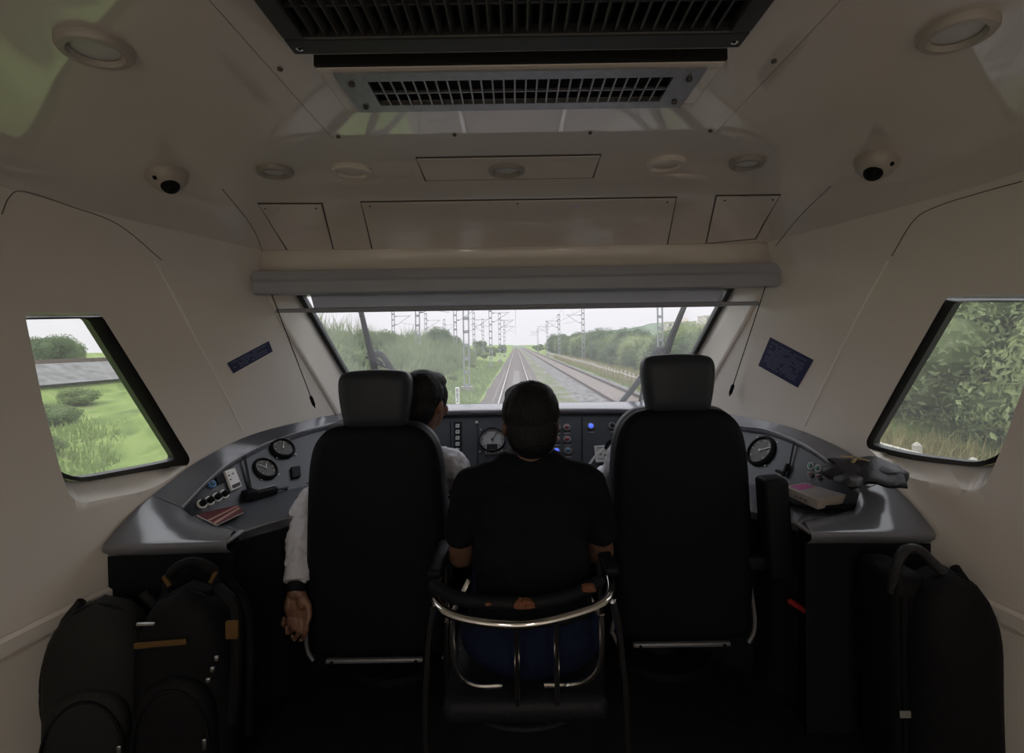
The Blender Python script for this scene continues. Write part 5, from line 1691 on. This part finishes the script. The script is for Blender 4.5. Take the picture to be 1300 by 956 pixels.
# ================================================================ VEGETATION
def leaf_mat(name, c0, c1, tl=.35):
    m = bpy.data.materials.new(name); m.use_nodes = True
    nt = m.node_tree; b = nt.nodes['Principled BSDF']
    b.inputs['Roughness'].default_value = .6; b.inputs['Specular IOR Level'].default_value = .25
    tc = nt.nodes.new('ShaderNodeTexCoord'); n = nt.nodes.new('ShaderNodeTexNoise'); n.inputs['Scale'].default_value = 2.2; n.inputs['Detail'].default_value = 5
    nt.links.new(tc.outputs['Object'], n.inputs['Vector'])
    oi = nt.nodes.new('ShaderNodeObjectInfo')
    ad = nt.nodes.new('ShaderNodeMath'); ad.operation = 'MULTIPLY_ADD'; ad.inputs[1].default_value = .35; 
    nt.links.new(oi.outputs['Random'], ad.inputs[0]); nt.links.new(n.outputs['Fac'], ad.inputs[2])
    r = nt.nodes.new('ShaderNodeValToRGB'); r.color_ramp.elements[0].position = .4; r.color_ramp.elements[1].position = .9
    r.color_ramp.elements[0].color = (*c0, 1); r.color_ramp.elements[1].color = (*c1, 1)
    nt.links.new(ad.outputs[0], r.inputs['Fac']); nt.links.new(r.outputs['Color'], b.inputs['Base Color'])
    t = nt.nodes.new('ShaderNodeBsdfTranslucent'); nt.links.new(r.outputs['Color'], t.inputs['Color'])
    mx = nt.nodes.new('ShaderNodeMixShader'); mx.inputs[0].default_value = tl
    nt.links.new(b.outputs[0], mx.inputs[1]); nt.links.new(t.outputs[0], mx.inputs[2]); nt.links.new(mx.outputs[0], nt.nodes['Material Output'].inputs['Surface'])
    return m
M_leafD = leaf_mat('dark_green_leaves', (.080, .125, .058), (.135, .195, .085))
M_leafM = leaf_mat('mid_green_leaves', (.11, .165, .062), (.18, .25, .09))
M_leafL = leaf_mat('light_green_leaves', (.15, .21, .07), (.24, .31, .11))
M_leafN = leaf_mat('near_thicket_leaves', (.20, .26, .115), (.36, .42, .20), .45)
M_blade = leaf_mat('tall_grass_blades', (.14, .185, .085), (.23, .285, .135))
M_bladeY = leaf_mat('dry_grass_blades', (.24, .22, .09), (.36, .31, .14))
M_bark = mat('bark', (.07, .055, .045), .9, var=.3, scale=8)
def crown_mesh(name, seed, m, nleaf, size, leaf, lobes=14, heart=.80):
    rnd = random.Random(seed)
    mb = MB()
    w, d, h = size
    cs = []
    for i in range(lobes):
        a = rnd.uniform(0, 6.28); r = sqrt(rnd.random()) * .36
        zz = rnd.uniform(.22, .74)
        cs.append((V((w * r * cos(a), d * r * sin(a), h * zz)), rnd.uniform(.20, .30)))
    vs, fs = [], []
    for i in range(nleaf):
        c, s = cs[i % lobes]
        u = rnd.uniform(-1, 1); a = rnd.uniform(0, 6.28); q = sqrt(1 - u * u)
        nrm = V((q * cos(a), q * sin(a), u))
        k = rnd.uniform(heart, 1.06) if heart > .7 else rnd.uniform(.62, 1.08)
        p = c + V((nrm.x * w * s * k, nrm.y * d * s * k, nrm.z * h * s * k))
        if p.z < .02: p.z = rnd.uniform(.02, .3)
        n2 = (nrm + V((rnd.uniform(-.8, .8), rnd.uniform(-.8, .8), rnd.uniform(-.5, .9)))).normalized()
        t = n2.cross(V((rnd.uniform(-1, 1), rnd.uniform(-1, 1), rnd.uniform(-1, 1)))).normalized()
        b = n2.cross(t)
        L = leaf * rnd.uniform(.6, 1.35); W = L * .42
        k0 = len(vs)
        vs += [p - t * L * .5, p + b * W * .5 + n2 * L * .06, p + t * L * .5, p - b * W * .5 + n2 * L * .06]
        fs.append((k0, k0 + 1, k0 + 2, k0 + 3))
    mb.add(vs, fs)
    # solid heart of the crown so no daylight leaks straight through
    for c, s in cs:
        rings = []
        for i in range(7):
            th = -pi / 2 + pi * i / 6
            rings.append([c + V((cos(th) * cos(a) * w * s * heart, cos(th) * sin(a) * d * s * heart, sin(th) * h * s * heart)) * (1 + .12 * sin(3 * a + i)) if False else c + V((cos(th) * cos(a) * w * s * heart, cos(th) * sin(a) * d * s * heart, sin(th) * h * s * heart)) for a in [2 * pi * j / 9 for j in range(9)]])
        mb.loft(rings)
    return mb.mesh(name, m, smooth=False, recalc=False)
trunkm = MB().tube([V((0, 0, -.3)), V((.05, .02, .8)), V((-.02, .05, 1.9))], [.12, .09, .05], 8).mesh('trunk', M_bark)
CROWN = [crown_mesh('crown', 1, M_leafD, 11000, (5, 5, 4.6), .27, 18, .60), crown_mesh('crown', 2, M_leafM, 11000, (5.4, 4.8, 4.0), .27, 18, .60), crown_mesh('crown', 3, M_leafL, 9000, (4.2, 4.2, 3.2), .24, 16, .60),
         crown_mesh('crown', 4, M_leafD, 12000, (5.2, 5.2, 5.4), .27, 20, .60), crown_mesh('crown', 5, M_leafN, 17000, (5, 5, 4.6), .17, 22, .55),
         crown_mesh('crown', 6, M_leafN, 19000, (5, 5, 4.8), .14, 22, .55), crown_mesh('crown', 7, M_leafN, 19000, (5, 5, 4.4), .15, 24, .55)]
def tree(name, kind, x, y, s, label, cat, group, rz, sz=1.0):
    root = thing(name, label, cat, (x, y, gz(x, y) - .05), group)
    root.rotation_euler.z = rz; root.scale = (s, s, s * sz)
    for nm, me in (('crown', CROWN[kind]), ('trunk', trunkm)):
        o = bpy.data.objects.new(nm, me); COL.objects.link(o); o.parent = root
rnd = random.Random(21)
# right-hand thicket, from beside the cab to far up the line
y = 3.0; k = 0
TALL = ['']*0 + ['dark green leafy tree in the thicket on the right of the tracks', 'mid green bushy tree in the thicket on the right of the tracks', 'light green low shrub at the edge of the right thicket', 'tall dark green tree in the thicket on the right of the tracks', 'mid green tree in the right thicket by the fence', 'light green feathery tree in the near right thicket', 'fine-leaved bushy tree in the near right thicket']
while y < 175:
    near = y < 26
    for row in range(3 if y < 60 else 2):
        kind = rnd.choice([4, 5, 5, 6] if near else [0, 1, 3, 1, 4])
        x = (12.9 if near else 11.8) + row * 3.0 + rnd.uniform(-.7, .7)
        s = rnd.uniform(.85, 1.15) * (1.08 if near else (.72 if y < 70 else .86)) * (1 + .22 * row)
        if 34 < y < 50 and row == 0: s *= .9
        tree('leafy_tree', kind, x, y + rnd.uniform(-1, 1), s, TALL[kind], 'tree', 'trees of the right thicket, kind %d' % kind, rnd.uniform(0, 6.28))
        k += 1
    y += 2.6 + y * .035
# far trees closing the view
for i in range(22):
    y = rnd.uniform(190, 330); x = rnd.choice([rnd.uniform(12, 150), rnd.uniform(-120, -14)]); kind = rnd.choice([0, 1, 3])
    tree('leafy_tree', kind, x, y, rnd.uniform(1.2, 1.9), 'distant hazy tree at the far end of the %s side' % ('right' if x > 0 else 'left'), 'tree', 'distant trees on the %s' % ('right' if x > 0 else 'left'), rnd.uniform(0, 6.28))
for i in range(18):
    y = rnd.uniform(150, 300); sd = -1 if i % 2 else 1; x = sd * (rnd.uniform(4.5, 9) + (3.6 if sd > 0 else 0) + (y - 150) * .01); kind = rnd.choice([0, 1, 2])
    tree('bush', kind, x, y, rnd.uniform(.35, .7), 'distant bush beside the tracks near the vanishing point on the %s' % ('right' if sd > 0 else 'left'), 'bush', 'distant bushes on the %s' % ('right' if sd > 0 else 'left'), rnd.uniform(0, 6.28))
# shrubs on the left bank
SH = [(-9.2, 17, 0.42, 2), (-11.5, 20, .5, 1), (-8.0, 24, .4, 1), (-7.2, 30, .34, 2), (-9.6, 32, .5, 1), (-13, 30, .55, 2), (-11.0, 40, .55, 1), (-8.2, 43, .42, 2), (-6.6, 48, .36, 1), (-9.0, 55, .5, 2), (-13.5, 52, .6, 1), (-9.6, 62, .62, 3), (-8.4, 66, .62, 0), (-7.4, 74, .45, 1), (-6.8, 84, .4, 1), (-10, 84, .5, 1), (-6.0, 96, .4, 2), (-8, 108, .5, 1), (-5.6, 118, .4, 1), (-7, 132, .5, 0), (-6, 150, .5, 1), (-10.5, 145, .8, 0), (-5.2, 60, .2, 2), (-5.0, 40, .18, 2), (-5.8, 36, .24, 1), (-12, 100, .7, 1), (-16, 118, .8, 0)]
LS = ['low dark green bush on the left grass bank', 'mid green bush on the left grass bank', 'light green bush on the left grass bank', 'tall dark bush on the left grass bank', '']
for x, y, s, kind in SH:
    tree('bush', kind, x, y, s, LS[kind] if not (kind == 3) else 'tall dark green bush standing out of the left bank below the masts', 'bush', 'bushes of the left bank, kind %d' % kind, rnd.uniform(0, 6.28))
# shrubs in the field beside the left window
for i, (x, y, s, kind) in enumerate([(-5.4, 4.6, .16, 2), (-7.2, 6.0, .2, 2), (-8.5, 8.6, .22, 1), (-11, 11.5, .25, 2), (-10, 9.5, .18, 2), (-13.5, 14.5, .26, 1), (-15.6, 17.8, .3, 2), (-16.6, 16.0, .25, 1), (-6.3, 7.4, .15, 2), (-4.6, 5.2, .12, 1)]):
    tree('bush', kind, x, y, s, '%s green weed clump in the field beyond the left side window' % ('light' if kind == 2 else 'mid'), 'bush', 'weed clumps beyond the left window, kind %d' % kind, rnd.uniform(0, 6.28), .7)
for i in range(9):
    y = 22 + i * 5.5
    tree('leafy_tree', rnd.choice([0, 1]), -34 - rnd.uniform(0, 6), y, rnd.uniform(.5, .8), 'low tree on the horizon beyond the raised line on the left', 'tree', 'trees beyond the raised line', rnd.uniform(0, 6.28))

def blades(name, label, n, fn, m, hmin, hmax, wid, seed, cat='grass', clump=False):
    rnd = random.Random(seed)
    vs, fs = [], []
    for i in range(n):
        x, y = fn(rnd)
        z = gz(x, y) - .05
        h = rnd.uniform(hmin, hmax) * (1 if not clump else max(.25, .75 + .55 * sin(x * .9 + 2 * sin(y * .31)) * sin(y * .57 + x * .4))); a = rnd.uniform(0, 6.28); lean = rnd.uniform(.05, .45) * h
        w = wid * rnd.uniform(.6, 1.3)
        d = V((cos(a), sin(a), 0)); b = V((-sin(a + .6), cos(a + .6), 0))
        P = [V((x, y, z)), V((x, y, z)) + d * lean * .25 + V((0, 0, h * .55)), V((x, y, z)) + d * lean + V((0, 0, h * .95))]
        k0 = len(vs)
        vs += [P[0] - b * w * .5, P[0] + b * w * .5, P[1] - b * w * .45, P[1] + b * w * .45, P[2]]
        fs += [(k0, k0 + 1, k0 + 3, k0 + 2), (k0 + 2, k0 + 3, k0 + 4)]
    o = MB().add(vs, fs).build(name, m, smooth=False, recalc=False)
    tag(o, label, cat, kind='stuff')
def bankpt(r):
    while True:
        y = 10 + 65 * r.random() ** 1.5
        x = -r.uniform(5.2, 17)
        if -x / y < .62 and gz(x, y) > -1.0: return x, y
blades('tall_grass', 'tall feathery green grass covering the left bank', 24000, bankpt, M_blade, 1.1, 2.7, .06, 4, clump=True)
blades('meadow_grass', 'short bright green grass beside the track on the left', 16000, lambda r: (-r.uniform(2.0, 6.0), 14 + 70 * r.random() ** 1.6), M_leafL, .12, .42, .035, 5)
blades('field_grass', 'bright green grass of the field beyond the left side window', 9000, lambda r: (lambda y: (-y * r.uniform(.72, 1.25) - .8, y))(3.2 + 12 * r.random() ** 1.3), M_leafL, .12, .40, .035, 6)
blades('fence_grass', 'dry yellow grass along the pale fence on the right', 14000, lambda r: (r.uniform(7.6, 9.8), 8 + 95 * r.random() ** 1.4), M_bladeY, .35, 1.0, .04, 7)
blades('verge_grass', 'green weeds at the foot of the right thicket', 7000, lambda r: (r.uniform(7.4, 10.5), 3 + 70 * r.random() ** 1.4), M_leafL, .2, .6, .04, 8)
blades('track_weeds', 'patches of green weeds between the two tracks', 2200, lambda r: (lambda y: (2.65 + .5 * sin(y * .35) * r.random() + r.uniform(-.45, .35), y))(14 + 60 * r.random() ** 1.3), M_leafL, .05, .16, .04, 9)

# ================================================================ FAR: HILL AND BUILDINGS
M_hill = mat_noise('wooded_hill', [(.10, .145, .10), (.15, .20, .14), (.19, .235, .17)], .03, bump=1.0, bscale=.05)
rows = []
rnd = random.Random(9)
for j in range(40):
    y = 420 + j * 16
    row = []
    for i in range(60):
        x = -60 + i * 14
        h = 25 * math.exp(-((x - 178) / 42) ** 2) + 13 * math.exp(-((x - 118) / 30) ** 2) + 9 * math.exp(-((x - 300) / 80) ** 2)
        h *= math.exp(-((y - 640) / 170) ** 2)
        row.append(V((x + rnd.uniform(-4, 4), y + rnd.uniform(-4, 4), -1.6 + h + rnd.uniform(0, 2.2) * (1 if h > 1 else .2))))
    rows.append(row)
MB().grid(rows).build('hill', M_hill, loc=(0, 0, 0), ang=180)['kind'] = 'structure'
M_bldg = mat('pinkish_render', (.66, .60, .58), .8, var=.06, scale=.2)
M_bwin = mat('far_window_glass', (.22, .23, .26), .3)
def block(x, y, w, d, h, fl, cols, label):
    z0 = -1.3
    root = thing('apartment_block', label, 'building', (x, y, z0), 'far apartment blocks')
    MB().box((x, y, z0 + h / 2), (w, d, h)).build('walls', M_bldg, root, smooth=False)
    MB().box((x, y, z0 + h + .25), (w + .8, d + .8, .5)).build('roof_slab', M_bldg, root, smooth=False)
    MB().box((x + w * .2, y, z0 + h + 1.6), (w * .2, d * .4, 2.4)).build('stair_head', M_bldg, root, smooth=False)
    for f in range(fl):
        for c in range(cols):
            if f * cols + c >= 40: continue
            MB().box((x - w / 2 + w * (c + .5) / cols, y - d / 2 - .02, z0 + h * (f + .55) / fl), (w / cols * .5, .12, h / fl * .5)).build('window', M_bwin, root, smooth=False)
block(97, 300, 17, 12, 14.2, 4, 5, 'pale pink apartment block far right, left of the tallest one')
block(118, 300, 15, 12, 17.5, 5, 4, 'tallest pale pink apartment block far away on the right')
block(139, 305, 18, 12, 14.5, 4, 5, 'pale pink apartment block far right, nearest the windscreen post')

# ================================================================ WINDSCREEN WIPERS (outside the glass)
WN = V((0, 1, 1)).normalized()
WP = V((0, 2.6, 1.55)) + WN * .045
def wp(px, py, off=0.0): return onplane(px, py, WP + WN * off, WN)
M_wiper = mat('wiper_black', (.012, .014, .016), .6, spec=.2)
def wiper(label, blade, arm, bits):
    root = thing('wiper', label, 'wiper', wp(*blade[-1]), 'windscreen wipers')
    pb = smooth_pts([wp(*q) for q in blade], 5)
    mb = MB(); mb.tube(pb, [.012 + .014 * (i / (len(pb) - 1)) for i in range(len(pb))], 8)
    mb.build('blade', M_wiper, root)
    MB().tube([p - WN * .022 for p in pb], .0045, 6).build('rubber_edge', M_wiper, root)
    MB().tube(smooth_pts([wp(*q, .03) for q in arm], 6), .017, 8).build('arm', M_wiper, root)
    for a, b in bits:
        MB().tube([wp(*a, .015), wp(*b, .015)], .008, 6).build('link', M_wiper, root)
wiper('left windscreen wiper parked upright outside the glass', [(456, 386), (465, 424), (472, 452), (478, 480), (484, 512)], [(470, 452), (480, 449), (488, 455), (500, 474), (520, 508)], [((464, 454), (487, 452)), ((478, 462), (497, 468)), ((466, 448), (486, 462))])
wiper('right windscreen wiper leaning outward outside the glass', [(870, 385), (860, 410), (850, 435), (843, 462), (836, 500)], [(846, 444), (836, 444), (829, 452), (812, 482), (788, 512)], [((832, 446), (850, 447)), ((834, 452), (846, 440)), ((819, 470), (812, 512))])
# ================================================================ DAYLIGHT
w = bpy.data.worlds.new('overcast_sky'); SC.world = w
w.use_nodes = True
nt = w.node_tree
bg = nt.nodes['Background']
tc = nt.nodes.new('ShaderNodeTexCoord')
sp = nt.nodes.new('ShaderNodeSeparateXYZ')
nt.links.new(tc.outputs['Generated'], sp.inputs[0])
cr = nt.nodes.new('ShaderNodeValToRGB')
e = cr.color_ramp.elements
e[0].position = 0.0; e[0].color = (.775, .76, .785, 1)
e[1].position = 1.0; e[1].color = (2.2, 2.25, 2.35, 1)
k = e.new(.18); k.color = (.95, .94, .97, 1)
nt.links.new(sp.outputs['Z'], cr.inputs['Fac'])
nt.links.new(cr.outputs['Color'], bg.inputs['Color'])
bg.inputs['Strength'].default_value = SKY
sun = bpy.data.lights.new('veiled_sun', 'SUN'); sun.energy = 0.6; sun.angle = radians(40); sun.color = (1, .97, .92)
so = bpy.data.objects.new('veiled_sun', sun); COL.objects.link(so)
so.rotation_euler = (radians(30), radians(12), 0)
SC.cycles.max_bounces = 10
SC.cycles.diffuse_bounces = 7
SC.cycles.glossy_bounces = 5
SC.cycles.transparent_max_bounces = 24
SC.cycles.caustics_reflective = False
SC.cycles.caustics_refractive = False
SC.cycles.sample_clamp_indirect = 6
